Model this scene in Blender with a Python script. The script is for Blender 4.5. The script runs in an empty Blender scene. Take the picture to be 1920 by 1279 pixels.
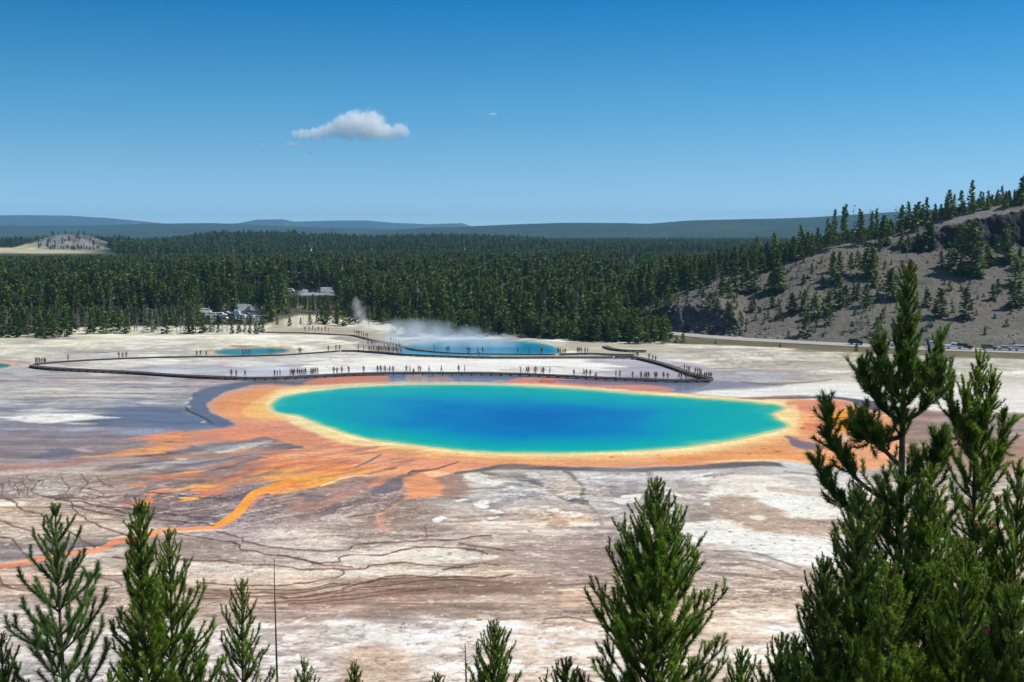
import bpy, bmesh, math, random
import numpy as np
from mathutils import Vector, Matrix

sc = bpy.context.scene
COL = sc.collection

# ---------------------------------------------------------------- camera, sky, sun, exposure
SUN_AZ, SUN_EL = math.radians(87), math.radians(56)          # azimuth from the view direction towards the right
cam_d = bpy.data.cameras.new('camera'); cam = bpy.data.objects.new('camera', cam_d); COL.objects.link(cam)
cam.location = (0, 0, 36.0)
cam.rotation_euler = (math.pi / 2 - math.atan((639.5 - 430.0) / 2100.0), 0, 0)
cam_d.sensor_width = 36.0; cam_d.lens = 2100.0 / 1920.0 * 36.0
cam_d.clip_start = 0.3; cam_d.clip_end = 60000
sc.camera = cam

world = bpy.data.worlds.new('World'); sc.world = world; world.use_nodes = True
wn = world.node_tree.nodes; wl = world.node_tree.links; wn.clear()
w_out = wn.new('ShaderNodeOutputWorld'); w_bg = wn.new('ShaderNodeBackground'); w_sky = wn.new('ShaderNodeTexSky')
w_tc = wn.new('ShaderNodeTexCoord'); w_map = wn.new('ShaderNodeMapping'); w_hsv = wn.new('ShaderNodeHueSaturation')
w_sky.sky_type = 'NISHITA'; w_sky.sun_disc = False; w_sky.sun_elevation = SUN_EL; w_sky.sun_rotation = SUN_AZ
w_sky.altitude = 2200; w_sky.air_density = 1.0; w_sky.dust_density = 0.25; w_sky.ozone_density = 2.2
w_map.inputs['Location'].default_value = (0, 0, 0.10); w_map.inputs['Scale'].default_value = (1, 1, 1.9)
w_hsv.inputs['Saturation'].default_value = 1.0; w_hsv.inputs['Hue'].default_value = 0.495
w_bg.inputs['Strength'].default_value = 0.118
wl.new(w_tc.outputs['Generated'], w_map.inputs['Vector']); wl.new(w_map.outputs['Vector'], w_sky.inputs['Vector'])
# thin dry mountain air: a deeper, greener blue than the standard atmosphere a hand's breadth above the horizon
w_sep = wn.new('ShaderNodeSeparateXYZ'); w_ramp = wn.new('ShaderNodeValToRGB'); w_mul = wn.new('ShaderNodeMix'); w_mul.data_type = 'RGBA'; w_mul.blend_type = 'MULTIPLY'; w_mul.inputs[0].default_value = 1.0
wl.new(w_tc.outputs['Generated'], w_sep.inputs[0]); wl.new(w_sep.outputs['Z'], w_ramp.inputs[0])
cr = w_ramp.color_ramp; cr.elements[0].position = 0.0; cr.elements[0].color = (1.18, 1.08, .90, 1); cr.elements[1].position = 1.0; cr.elements[1].color = (.95, .98, .98, 1)
for pos, c in ((.02, (1.06, 1.08, .94)), (.06, (.80, 1.08, 1.0)), (.11, (.46, 1.05, 1.09)), (.20, (.03, .77, 1.08)), (.38, (.85, .98, 1.0))):
    e = cr.elements.new(pos); e.color = (*c, 1)
wl.new(w_sky.outputs['Color'], w_hsv.inputs['Color']); wl.new(w_hsv.outputs['Color'], w_mul.inputs[6]); wl.new(w_ramp.outputs['Color'], w_mul.inputs[7]); wl.new(w_mul.outputs[2], w_bg.inputs['Color'])
wl.new(w_bg.outputs['Background'], w_out.inputs['Surface'])

sun_d = bpy.data.lights.new('sun', 'SUN'); sun_d.energy = 4.2; sun_d.angle = math.radians(0.55); sun_d.color = (1.0, 0.965, 0.91)
sun = bpy.data.objects.new('sun', sun_d); COL.objects.link(sun)
sdir = Vector((math.sin(SUN_AZ) * math.cos(SUN_EL), math.cos(SUN_AZ) * math.cos(SUN_EL), math.sin(SUN_EL)))
sun.rotation_euler = sdir.to_track_quat('Z', 'Y').to_euler(); sun.location = sdir * 300

sc.view_settings.view_transform = 'Standard'; sc.view_settings.look = 'None'; sc.view_settings.gamma = 1.0
sc.view_settings.exposure = 0.35; sc.view_settings.use_curve_mapping = False
sc.cycles.max_bounces = 16; sc.cycles.diffuse_bounces = 3; sc.cycles.glossy_bounces = 3; sc.cycles.transmission_bounces = 3
sc.cycles.volume_bounces = 14; sc.cycles.transparent_max_bounces = 8; sc.cycles.volume_max_steps = 256
sc.cycles.use_denoising = True
LIGHT = np.array((1.08, 1.11, 1.19)) * 2 ** .35                                              # what a white sheet on the flat returns under this sun and sky

# ---------------------------------------------------------------- helpers
def tag(o, label=None, cat=None, group=None, kind=None):
    if label: o['label'] = label
    if cat: o['category'] = cat
    if group: o['group'] = group
    if kind: o['kind'] = kind
    return o

def empty(name, loc=(0, 0, 0), rz=0.0):
    o = bpy.data.objects.new(name, None); COL.objects.link(o); o.location = loc; o.rotation_euler = (0, 0, rz)
    o.empty_display_size = 0.2
    return o

def link(name, me, parent=None, loc=None):
    o = bpy.data.objects.new(name, me); COL.objects.link(o)
    if parent is not None: o.parent = parent
    if loc is not None: o.location = loc
    return o

def mesh_arrays(name, V, tris=None, quads=None, mats=(), smooth=False, mat_idx=None, attrs=None, cattrs=None):
    me = bpy.data.meshes.new(name)
    V = np.asarray(V, np.float32).reshape(-1, 3)
    nt = 0 if tris is None else len(tris); nq = 0 if quads is None else len(quads)
    me.vertices.add(len(V)); me.vertices.foreach_set('co', V.ravel())
    if nt + nq:
        idx = np.concatenate([np.asarray(a, np.int32).ravel() for a in (tris, quads) if a is not None and len(a)])
        st = np.concatenate([np.arange(nt) * 3, nt * 3 + np.arange(nq) * 4]).astype(np.int32)
        me.loops.add(len(idx)); me.loops.foreach_set('vertex_index', idx)
        me.polygons.add(nt + nq); me.polygons.foreach_set('loop_start', st)
        if smooth: me.polygons.foreach_set('use_smooth', np.ones(nt + nq, bool))
        if mat_idx is not None: me.polygons.foreach_set('material_index', np.asarray(mat_idx, np.int32))
    for m in mats: me.materials.append(m)
    for k, a in (attrs or {}).items():
        at = me.attributes.new(k, 'FLOAT', 'POINT'); at.data.foreach_set('value', np.asarray(a, np.float32).ravel())
    for k, a in (cattrs or {}).items():
        at = me.attributes.new(k, 'FLOAT_COLOR', 'POINT')
        c = np.ones((len(V), 4), np.float32); c[:, :3] = np.asarray(a, np.float32).reshape(-1, 3); at.data.foreach_set('color', c.ravel())
    me.update(calc_edges=True)
    return me

def tubes(lines, sides=5):
    """lines: list of (n,4) arrays x y z radius -> verts, quads"""
    V, Q, off = [], [], 0
    for L in lines:
        L = np.asarray(L, float); P = L[:, :3]; n = len(P)
        T = np.gradient(P, axis=0); T /= np.linalg.norm(T, axis=1)[:, None] + 1e-9
        ref = np.array((0, 0, 1.0)) if abs(T[0, 2]) < .9 else np.array((1.0, 0, 0))
        A = np.cross(T, ref); A /= np.linalg.norm(A, axis=1)[:, None] + 1e-9; B = np.cross(T, A)
        an = np.arange(sides) * 2 * math.pi / sides
        R = P[:, None] + L[:, 3][:, None, None] * (np.cos(an)[None, :, None] * A[:, None] + np.sin(an)[None, :, None] * B[:, None])
        V.append(R.reshape(-1, 3))
        i = np.arange(n - 1)[:, None] * sides + np.arange(sides)[None]; j = np.arange(n - 1)[:, None] * sides + (np.arange(sides)[None] + 1) % sides
        Q.append((np.stack([i, j, j + sides, i + sides], -1).reshape(-1, 4)) + off); off += n * sides
    return np.concatenate(V), np.concatenate(Q)

def boxes(lst):
    """lst of (cx,cy,cz,sx,sy,sz[,rz]) -> verts, quads"""
    V, Q = [], []
    base = np.array([(-1,-1,-1),(1,-1,-1),(1,1,-1),(-1,1,-1),(-1,-1,1),(1,-1,1),(1,1,1),(-1,1,1)], float) / 2
    fq = np.array([(0,3,2,1),(4,5,6,7),(0,1,5,4),(1,2,6,5),(2,3,7,6),(3,0,4,7)])
    for k, b in enumerate(lst):
        v = base * np.array(b[3:6]); r = b[6] if len(b) > 6 else 0
        c, s = math.cos(r), math.sin(r)
        v = np.stack([v[:, 0] * c - v[:, 1] * s, v[:, 0] * s + v[:, 1] * c, v[:, 2]], 1) + np.array(b[:3])
        V.append(v); Q.append(fq + 8 * k)
    return np.concatenate(V), np.concatenate(Q)

def lin(c):
    c = np.asarray(c, np.float64)
    return np.where(c <= .04045, c / 12.92, ((c + .055) / 1.055) ** 2.4)

def mat(name, col=(.5, .5, .5), rough=.8, metal=0.0, spec=.5, noise=None, bump=None):
    m = bpy.data.materials.new(name); m.use_nodes = True; nt = m.node_tree; p = nt.nodes['Principled BSDF']
    p.inputs['Base Color'].default_value = (*col, 1); p.inputs['Roughness'].default_value = rough
    p.inputs['Metallic'].default_value = metal; p.inputs['Specular IOR Level'].default_value = spec
    if noise:                                              # (scale, colour2, contrast)
        tc = nt.nodes.new('ShaderNodeTexCoord'); tx = nt.nodes.new('ShaderNodeTexNoise'); tx.inputs['Scale'].default_value = noise[0]; tx.inputs['Detail'].default_value = 6
        mr = nt.nodes.new('ShaderNodeMapRange'); mr.inputs[1].default_value = .5 - noise[2]; mr.inputs[2].default_value = .5 + noise[2]
        mx = nt.nodes.new('ShaderNodeMix'); mx.data_type = 'RGBA'; mx.inputs[6].default_value = (*col, 1); mx.inputs[7].default_value = (*noise[1], 1)
        nt.links.new(tc.outputs['Object'], tx.inputs['Vector']); nt.links.new(tx.outputs['Fac'], mr.inputs[0]); nt.links.new(mr.outputs[0], mx.inputs[0]); nt.links.new(mx.outputs[2], p.inputs['Base Color'])
        if bump:
            bp = nt.nodes.new('ShaderNodeBump'); bp.inputs['Strength'].default_value = bump; nt.links.new(tx.outputs['Fac'], bp.inputs['Height']); nt.links.new(bp.outputs[0], p.inputs['Normal'])
    return m

class N:
    """tiny node-graph helper"""
    def __init__(s, tree): s.t = tree
    def __call__(s, typ, **kw):
        n = s.t.nodes.new(typ)
        for k, v in kw.items():
            if k.startswith('in_'):
                key = k[3:]; key = int(key) if key.isdigit() else key
                if isinstance(v, bpy.types.NodeSocket): s.t.links.new(v, n.inputs[key])
                else: n.inputs[key].default_value = v
            else: setattr(n, k, v)
        return n
    def math(s, op, a, b=0.0, clamp=False):
        n = s.t.nodes.new('ShaderNodeMath'); n.operation = op; n.use_clamp = clamp
        for i, v in enumerate((a, b)):
            if isinstance(v, bpy.types.NodeSocket): s.t.links.new(v, n.inputs[i])
            else: n.inputs[i].default_value = v
        return n.outputs[0]
    def mix(s, f, a, b, blend='MIX'):
        n = s.t.nodes.new('ShaderNodeMix'); n.data_type = 'RGBA'; n.blend_type = blend
        for i, v in ((0, f), (6, a), (7, b)):
            if isinstance(v, bpy.types.NodeSocket): s.t.links.new(v, n.inputs[i])
            else: n.inputs[i].default_value = (*v, 1) if isinstance(v, (tuple, list)) and len(v) == 3 else v
        return n.outputs[2]
# ---------------------------------------------------------------- numbers shared by everything
F_PX, CAM_H, HORIZON = 2100.0, 36.0, 430.0
PITCH = math.atan((639.5 - HORIZON) / F_PX)
CP, SP = math.cos(PITCH), math.sin(PITCH)

def ray(px, py):
    cx = (np.asarray(px, float) - 960.0) / F_PX
    cy = (639.5 - np.asarray(py, float)) / F_PX
    return cx + 0 * cy, CP + cy * SP + 0 * cx, -SP + cy * CP + 0 * cx

def on_ground(px, py, z=0.0):
    """world point of the flat basin (or a plane at height z) that the survey photograph shows at px, py"""
    dx, dy, dz = ray(px, py)
    t = (z - CAM_H) / np.minimum(dz, -1e-5)
    return dx * t, dy * t

def at_dist(px, py, y):
    dx, dy, dz = ray(px, py)
    t = y / dy
    return dx * t, y, CAM_H + dz * t

def to_px(x, y, z):
    vz = z - CAM_H
    d = y * CP - vz * SP
    u = y * SP + vz * CP
    return 960 + F_PX * x / d, 639.5 - F_PX * u / d

_rs = np.random.RandomState(11)
_TAB = _rs.rand(256, 256).astype(np.float32)

def vnoise(x, y, seed=0):
    x = np.asarray(x, np.float32) + seed * 37.17; y = np.asarray(y, np.float32) + seed * 91.7
    xi = np.floor(x).astype(np.int32); yi = np.floor(y).astype(np.int32)
    fx = x - xi; fy = y - yi
    fx = fx * fx * (3 - 2 * fx); fy = fy * fy * (3 - 2 * fy)
    a = _TAB[xi & 255, yi & 255]; b = _TAB[(xi + 1) & 255, yi & 255]
    c = _TAB[xi & 255, (yi + 1) & 255]; d = _TAB[(xi + 1) & 255, (yi + 1) & 255]
    return (a + (b - a) * fx) * (1 - fy) + (c + (d - c) * fx) * fy

def fbm(x, y, seed=0, oct=4, gain=0.5):
    s = 0; a = 1.0; t = 0
    for k in range(oct):
        s = s + a * (vnoise(x, y, seed + k * 3.3) - 0.5); t += a
        x = x * 2.03; y = y * 2.03; a *= gain
    return s / t * 2.0          # about -1..1

def sstep(a, b, x):
    t = np.clip((x - a) / (b - a), 0, 1)
    return t * t * (3 - 2 * t)

def smooth_line(pts, n=6, closed=False):
    P = np.array([p[:2] for p in pts], float); W = np.array([p[2] if len(p) > 2 else 0 for p in pts], float)
    m = len(P); out = []
    rng = range(m) if closed else range(m - 1)
    for i in rng:
        if closed: ids = [(i - 1) % m, i, (i + 1) % m, (i + 2) % m]
        else: ids = [max(i - 1, 0), i, i + 1, min(i + 2, m - 1)]
        p0, p1, p2, p3 = [P[k] for k in ids]
        w1, w2 = W[ids[1]], W[ids[2]]
        for k in range(n):
            t = k / n
            q = 0.5 * ((2 * p1) + (-p0 + p2) * t + (2 * p0 - 5 * p1 + 4 * p2 - p3) * t * t + (-p0 + 3 * p1 - 3 * p2 + p3) * t ** 3)
            out.append((q[0], q[1], w1 + (w2 - w1) * t))
    if not closed: out.append((P[-1][0], P[-1][1], W[-1]))
    return np.array(out)

def interp(x, table):
    t = np.array(table, float)
    return np.interp(x, t[:, 0], t[:, 1])
# ---------------------------------------------------------------- mineral colours of the basin floor
# The colours are the ground's own (bacterial mats, sinter, stains, cracks), surveyed on a map whose axes are the
# photograph's; the map is only a table of colours and is looked up for each vertex of the ground sheet.
X0, X1, Y0, Y1 = -160, 2080, 612, 1330
STEP = 1.0

MAIN_POOL = [(506,762),(512,752),(530,743),(560,737),(600,732),(660,725.5),(720,722),(800,720),(900,721),(1000,724),(1100,730),
    (1200,738),(1300,745),(1380,750),(1430,755),(1465,760),(1474,765),(1462,772),(1452,777),(1461,786),(1474,793),(1478,800),
    (1456,808),(1425,815),(1390,823),(1337,832),(1275,840),(1192,846),(1083,849.5),(983,850),(900,848),(840,842.5),(777,835),
    (705,826),(650,813),(608,799),(585,790),(560,780),(530,776),(512,770)]
LEFT_POOL = [(-80,683),(-20,680),(8,682),(19,685),(8,689),(-30,692),(-80,691)]
SMALL_POOL = [(404,659),(425,655),(470,653),(520,653),(541,656),(536,660),(505,664),(460,667),(430,666),(408,663)]
BLUE_POOL = [(742,664),(755,650),(800,641),(860,638),(930,638),(985,640),(1030,647),(1048,656),(1044,663),(1000,667),(930,668),(850,668),(780,667)]

class Canvas:
    def __init__(s):
        xs = np.arange(X0, X1 + .1, STEP, dtype=np.float32); ys = np.arange(Y0, Y1 + .1, STEP, dtype=np.float32)
        s.X, s.Y = np.meshgrid(xs, ys)
        s.c = np.zeros(s.X.shape + (3,), np.float32)
        s.wet = np.zeros(s.X.shape, np.float32)
        wx, wy = on_ground(s.X, s.Y); s.wx = wx.astype(np.float32); s.wy = wy.astype(np.float32)
    def box(s, x0, y0, x1, y1):
        i0 = max(0, int((y0 - Y0) / STEP)); i1 = min(s.X.shape[0], int((y1 - Y0) / STEP) + 2)
        j0 = max(0, int((x0 - X0) / STEP)); j1 = min(s.X.shape[1], int((x1 - X0) / STEP) + 2)
        return slice(i0, i1), slice(j0, j1)
    def sdf(s, pts, m, closed=True, warp=0, seed=0, ws=.15, n=4, yk=1.0):
        L = smooth_line(pts, n, closed) if n > 1 else np.array([(p[0], p[1], p[2] if len(p) > 2 else 0) for p in pts])
        b = s.box(L[:, 0].min() - m, L[:, 1].min() - m, L[:, 0].max() + m, L[:, 1].max() + m)
        X, Y = s.X[b], s.Y[b]
        if X.size == 0: return None, b, None
        if warp:
            k = np.clip((Y - 600) / 300, .25, 1.3)
            X = X + warp * 2.2 * k * fbm(s.wx[b] * ws, s.wy[b] * ws, 5 + seed, 4)
            Y = Y + warp * k * fbm(s.wx[b] * ws, s.wy[b] * ws, 9 + seed, 4)
            if closed:
                X = X + warp * 4.0 * fbm(s.wx[b] * .16, s.wy[b] * .42, 13 + seed, 3) * np.clip(k, .5, 1)
                Y = Y + warp * .5 * fbm(s.wx[b] * .9, s.wy[b] * .7, 14 + seed, 2)
        best = np.full(X.shape, 1e9, np.float32); wbest = np.zeros(X.shape, np.float32); inside = np.zeros(X.shape, bool)
        A = L; B = np.roll(L, -1, 0) if closed else L[1:]
        if not closed: A = L[:-1]
        for (ax, ay, aw), (bx, by, bw) in zip(A, B):
            dx, dy = bx - ax, (by - ay) * yk
            q = dx * dx + dy * dy + 1e-9
            t = np.clip(((X - ax) * dx + (Y - ay) * yk * dy) / q, 0, 1)
            d = np.hypot(X - ax - t * dx, (Y - ay) * yk - t * dy)
            if closed: best = np.minimum(best, d)
            else:
                d = d - (aw + (bw - aw) * t); best = np.minimum(best, d)
            if closed:
                cr = ((ay > Y) != (by > Y)) & (X < (bx - ax) * (Y - ay) / (by - ay + 1e-9) + ax)
                inside ^= cr
        if closed: best = np.where(inside, -best, best)
        return best, b, inside
    def lay(s, mask, b, col, wet=None):
        col = np.asarray(col, np.float32)
        if col.ndim == 1: col = col / 255.0
        m = mask[..., None]
        s.c[b] = s.c[b] * (1 - m) + col * m
        if wet is not None: s.wet[b] = s.wet[b] * (1 - mask) + wet * mask
    def poly(s, pts, col, f=4, warp=3, op=1.0, seed=0, wet=None, streak=0, sk=(.05, .22), ws=.15, n=4, yk=1.6):
        d, b, _ = s.sdf(pts, f * 3 + warp * 4 + 4, True, warp, seed, ws, n, yk)
        if d is None: return
        f = f * (1.7 if pts[0][1] > 715 else 1.0)
        m = op * sstep(f * (1 + .5 * fbm(s.wx[b] * .1, s.wy[b] * .1, 17, 2)), -f, d)
        if streak:
            m = m * np.clip(1 - streak + streak * 2.2 * (.5 + fbm(s.wx[b] * sk[0], s.wy[b] * sk[1], 20 + seed, 4)), 0, 1)
        s.lay(m, b, col, wet)
    def line(s, pts, col, f=1.2, warp=1, op=1.0, seed=0, wet=None, n=4, ws=.25, brk=0):
        d, b, _ = s.sdf(pts, 12 + f * 2 + warp * 4 + max([p[2] if len(p) > 2 else 0 for p in pts]), False, warp, seed, ws, n, 1.25)
        if d is None: return
        m = op * sstep(f, -f * .4, d)
        if brk: m = m * np.clip(1 + brk * 2.5 * fbm(s.wx[b] * .12, s.wy[b] * .12, 31 + seed, 3), 0, 1)
        s.lay(m, b, col, wet)

# surveyed base tones  x, y, (r, g, b), reach x, reach y
BASE = [
 (0,640,204,201,180),(150,634,214,211,190),(330,634,216,214,196),(500,634,222,218,200),(620,640,226,221,204),(60,655,206,204,190),
 (250,655,212,210,198),(600,665,228,226,218),(330,680,216,214,206),(200,680,206,203,194),(500,680,216,214,212),(300,697,200,199,205),
 (540,697,196,194,206),(650,690,222,221,219),(800,680,238,236,230),(1000,682,238,236,230),(950,692,214,210,208),(1150,690,196,192,196),
 (1080,676,226,224,220),(760,700,180,178,190),(900,706,150,152,166),(1250,690,176,172,182),(1200,720,150,138,156),(1350,720,176,172,182),
 (1300,665,208,203,190),(1450,665,212,208,196),(1450,690,206,200,190),(1560,690,212,207,196),(1560,665,202,198,180),(1480,712,190,182,176),
 (1640,690,214,210,200),(1800,680,196,194,186),(1900,690,206,204,190),(1800,702,198,197,180),(1550,735,226,222,214),(1700,735,226,224,218),
 (1850,740,224,222,218),(2000,720,214,210,204),(1400,735,224,220,212),(1800,790,152,134,128),(1900,800,160,142,136),(1720,790,150,128,120),
 (1900,850,172,140,124),(1760,840,168,140,124),(2000,830,164,146,140),(0,700,170,168,168),(100,705,168,160,162),(250,712,162,150,154),
 (380,715,164,150,154),(0,735,186,182,176),(100,735,190,186,178),(200,735,186,182,178),(300,740,164,164,168),(60,750,170,168,170),
 (150,757,160,162,170),(250,755,142,148,164),(320,762,128,134,150),(0,765,170,170,176),(230,785,116,124,142),(300,785,108,120,140),(340,790,108,118,136),
 (30,800,154,154,166),(130,805,140,142,158),(250,805,140,146,162),(330,803,136,144,162),(60,820,146,136,144),(200,825,142,130,138),(20,850,150,138,140),
 (140,860,146,132,134),(230,870,164,148,142),(60,885,198,184,174),(150,885,196,184,174),(220,895,182,166,160),(20,910,186,178,172),(100,920,202,196,190),
 (180,915,192,182,172),(240,930,160,146,146),(330,900,144,132,136),(300,925,132,122,130),(400,940,112,102,114),(350,960,124,112,118),(40,960,196,184,170),
 (120,985,190,178,166),(200,970,180,168,158),(240,990,186,174,164),(20,1030,156,142,138),(60,1010,186,172,160),(130,1022,146,134,132),(180,1005,176,164,154),(300,1030,168,150,138),(200,1060,196,180,166),
 (60,1080,184,164,150),(400,1035,160,144,134),(450,1000,150,136,134),(520,1000,176,164,156),(480,980,140,126,128),(560,980,156,140,136),(600,1010,190,178,168),
 (500,1030,186,172,160),(420,1080,214,200,188),(550,1080,216,202,190),(650,1060,212,196,182),(700,1050,216,204,190),(820,1045,222,214,202),(760,1030,214,200,188),
 (900,1050,206,192,178),(950,1070,200,182,168),(700,1015,178,162,152),(640,990,164,148,140),(720,970,158,140,130),(780,1000,172,156,146),(850,990,190,178,170),
 (1000,1060,186,170,160),(300,1100,206,190,176),(450,1120,196,178,164),(580,1125,178,158,146),(750,1105,154,132,122),(900,1100,150,134,128),(1000,1100,160,144,136),
 (1100,1080,166,150,142),(1050,1040,168,156,150),(150,1120,196,184,178),(400,1150,186,174,168),(550,1150,174,162,158),(700,1140,168,154,148),(900,1140,164,150,142),
 (1080,1120,190,168,150),(1060,1160,186,166,152),(60,1160,196,192,194),(300,1170,200,194,192),(500,1190,208,204,204),(650,1180,204,204,206),(800,1180,206,204,206),
 (950,1185,204,198,194),(1100,1190,204,192,184),(100,1220,206,204,206),(400,1240,210,206,206),(560,1240,204,200,200),(700,1250,190,176,162),(850,1240,208,204,204),
 (1000,1250,202,194,190),(1100,1240,206,198,192),(50,1270,200,198,200),(850,1290,206,200,198),(300,1300,204,200,200),(620,950,160,142,136),(560,940,146,128,126),
 (700,935,146,128,126),(650,965,174,162,156),(850,910,146,128,120),(900,905,196,188,176),(950,925,196,196,198),(900,960,180,174,170),(1000,950,196,190,186),
 (1000,905,180,178,176),(1050,910,206,196,186),(1130,900,192,190,192),(1100,930,196,192,190),(1050,970,192,178,166),(1000,1000,194,184,176),(1120,970,186,182,184),
 (1150,1010,168,158,156),(1150,1050,166,150,144),(950,1000,200,190,182),(1200,920,186,184,188),(1270,910,190,184,182),(1300,930,186,178,174),(1250,960,184,178,178),
 (1330,960,186,172,160),(1380,950,172,158,146),(1420,975,176,162,150),(1500,990,180,168,156),(1500,905,200,194,188),(1520,890,214,212,210),(1400,890,184,176,168),
 (1450,930,222,219,214),(1500,950,222,219,214),(1300,1000,218,216,212),(1400,1020,219,217,213),(1500,1040,216,213,210),(1280,1040,196,184,176),(1350,1050,180,168,160),
 (1450,1080,178,166,158),(1520,1080,182,170,160),(1350,1090,192,180,172),(1450,1120,186,172,164),(1400,1150,206,196,188),(1480,1150,202,194,190),(1420,1200,204,190,178),
 (1470,1180,206,202,200),(1440,1260,208,194,182),(1600,1000,190,178,168),(1700,900,190,176,164),(1800,920,188,176,164),(1900,1000,186,176,166),(1800,1200,194,182,172),
 (1650,1150,192,180,172),(1550,1250,200,188,178),(1240,1150,188,170,158),(2050,900,180,168,158),(2050,1200,188,176,168),(-120,900,180,168,162),(-120,1100,190,180,174),(-120,760,166,164,168),(-120,660,200,198,184),
]

CRACKS = [
 [(0,975),(25,987),(57,997),(70,1012),(82,1027)],[(0,1007),(22,1010),(37,1027),(48,1040),(57,1052)],[(0,932),(30,942),(36,950),(50,957),(87,970),(95,980)],
 [(105,935),(130,940),(142,960),(160,972),(187,987),(225,1000),(245,1003)],[(112,990),(140,1002),(162,1017),(182,1026)],
 [(110,935),(175,945),(225,958),(300,975),(375,981),(400,985)],[(140,947),(175,960),(225,967),(262,968)],[(212,1045),(250,1047),(262,1050)],
 [(125,1072),(187,1077),(200,1080),(240,1081)],[(117,1077),(175,1082),(205,1087),(228,1099)],[(-10,1075),(0,1082),(8,1095),(50,1097),(80,1103)],
 [(340,1050),(408,1052),(456,1058),(530,1060),(570,1067),(624,1067),(641,1071),(643,1078),(619,1085),(570,1093),(530,1097),(475,1098),(367,1093)],
 [(325,997),(355,1005),(408,1014),(446,1020),(451,1031),(475,1033),(502,1041),(543,1045),(576,1052),(600,1054),(624,1055),(638,1051),(632,1045),(660,1040),(719,1041),(746,1033),(800,1026),(860,1028),(895,1034),(912,1040)],
 [(405,996),(430,1003),(451,1009),(459,1016),(502,1025),(584,1033),(646,1032),(665,1022),(719,1017),(787,1014),(860,1012),(890,1006),(922,1004)],
 [(624,1066),(681,1066),(695,1060),(760,1055),(800,1058),(860,1063),(895,1062)],[(797,988),(796,998),(801,1009)],
 [(367,1101),(421,1106),(502,1106),(576,1106),(624,1095),(692,1093),(719,1082),(762,1078),(814,1083),(868,1081),(925,1083),(960,1078)],
 [(350,1108),(405,1114),(475,1112),(557,1112),(611,1101),(650,1097)],[(375,1123),(448,1120),(530,1123),(584,1115),(651,1106),(746,1096),(817,1086),(900,1090)],
 [(360,1118),(430,1116),(500,1118),(560,1119),(640,1110),(700,1104)],[(500,1130),(580,1125),(660,1115),(760,1104)],[(540,1134),(640,1124),(740,1112),(860,1100)],
 [(550,1046),(600,1058),(660,1063)],[(520,1040),(575,1050),(590,1058)],[(640,1104),(700,1088),(760,1084)],
 [(0,1098),(60,1110),(120,1118),(180,1120)],[(860,1018),(900,1024),(935,1030),(965,1034)],[(830,1068),(870,1062),(900,1056),(940,1062)],
 [(1020,1160),(1060,1158),(1100,1164),(1140,1175)],[(1100,1130),(1130,1134),(1160,1133)],
 [(118,893),(121,905),(130,912),(122,922),(135,930)],[(152,890),(160,900),(162,908),(150,914),(152,922),(170,928),(190,932)],[(182,894),(188,902),(200,908),(212,914)],
 [(62,916),(70,904),(82,900),(80,908)],[(62,916),(58,920),(72,928),(100,934),(140,932),(180,940),(200,944)],[(0,905),(6,915),(4,925),(15,935),(30,944)],
 [(14,900),(20,912),(30,920),(36,930)],[(28,905),(34,916),(44,922)],[(45,895),(42,906),(52,914),(50,924),(60,932)],[(50,893),(56,902),(66,900)],
 [(155,930),(175,934),(192,928),(185,920),(165,916)],[(200,938),(240,944),(262,950),(300,955),(350,960)],[(240,926),(236,936),(250,944),(280,950)],
 [(180,950),(230,952),(280,962),(340,968),(400,972)],[(285,922),(330,928),(380,933),(420,935)],
]

def streaks(cv, y0, y1, amp, kx, ky, seed, x0=X0, x1=X1, fx=60, fy=15):
    b = cv.box(x0, y0, x1, y1)
    X, Y = cv.X[b], cv.Y[b]
    m = sstep(x0 - 1, x0 + fx, X) * sstep(x1 + 1, x1 - fx, X) * sstep(y0 - 1, y0 + fy, Y) * sstep(y1 + 1, y1 - fy, Y)
    if x0 <= X0: m = m / np.maximum(sstep(x0 - 1, x0 + fx, X), 1e-3)
    if x1 >= X1: m = m / np.maximum(sstep(x1 + 1, x1 - fx, X), 1e-3)
    n = fbm(cv.wx[b] * kx + .6 * fbm(cv.wx[b] * .05, cv.wy[b] * .05, 77 + seed, 2), cv.wy[b] * ky, 40 + seed, 5, .6)
    return b, m, n * amp

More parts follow.
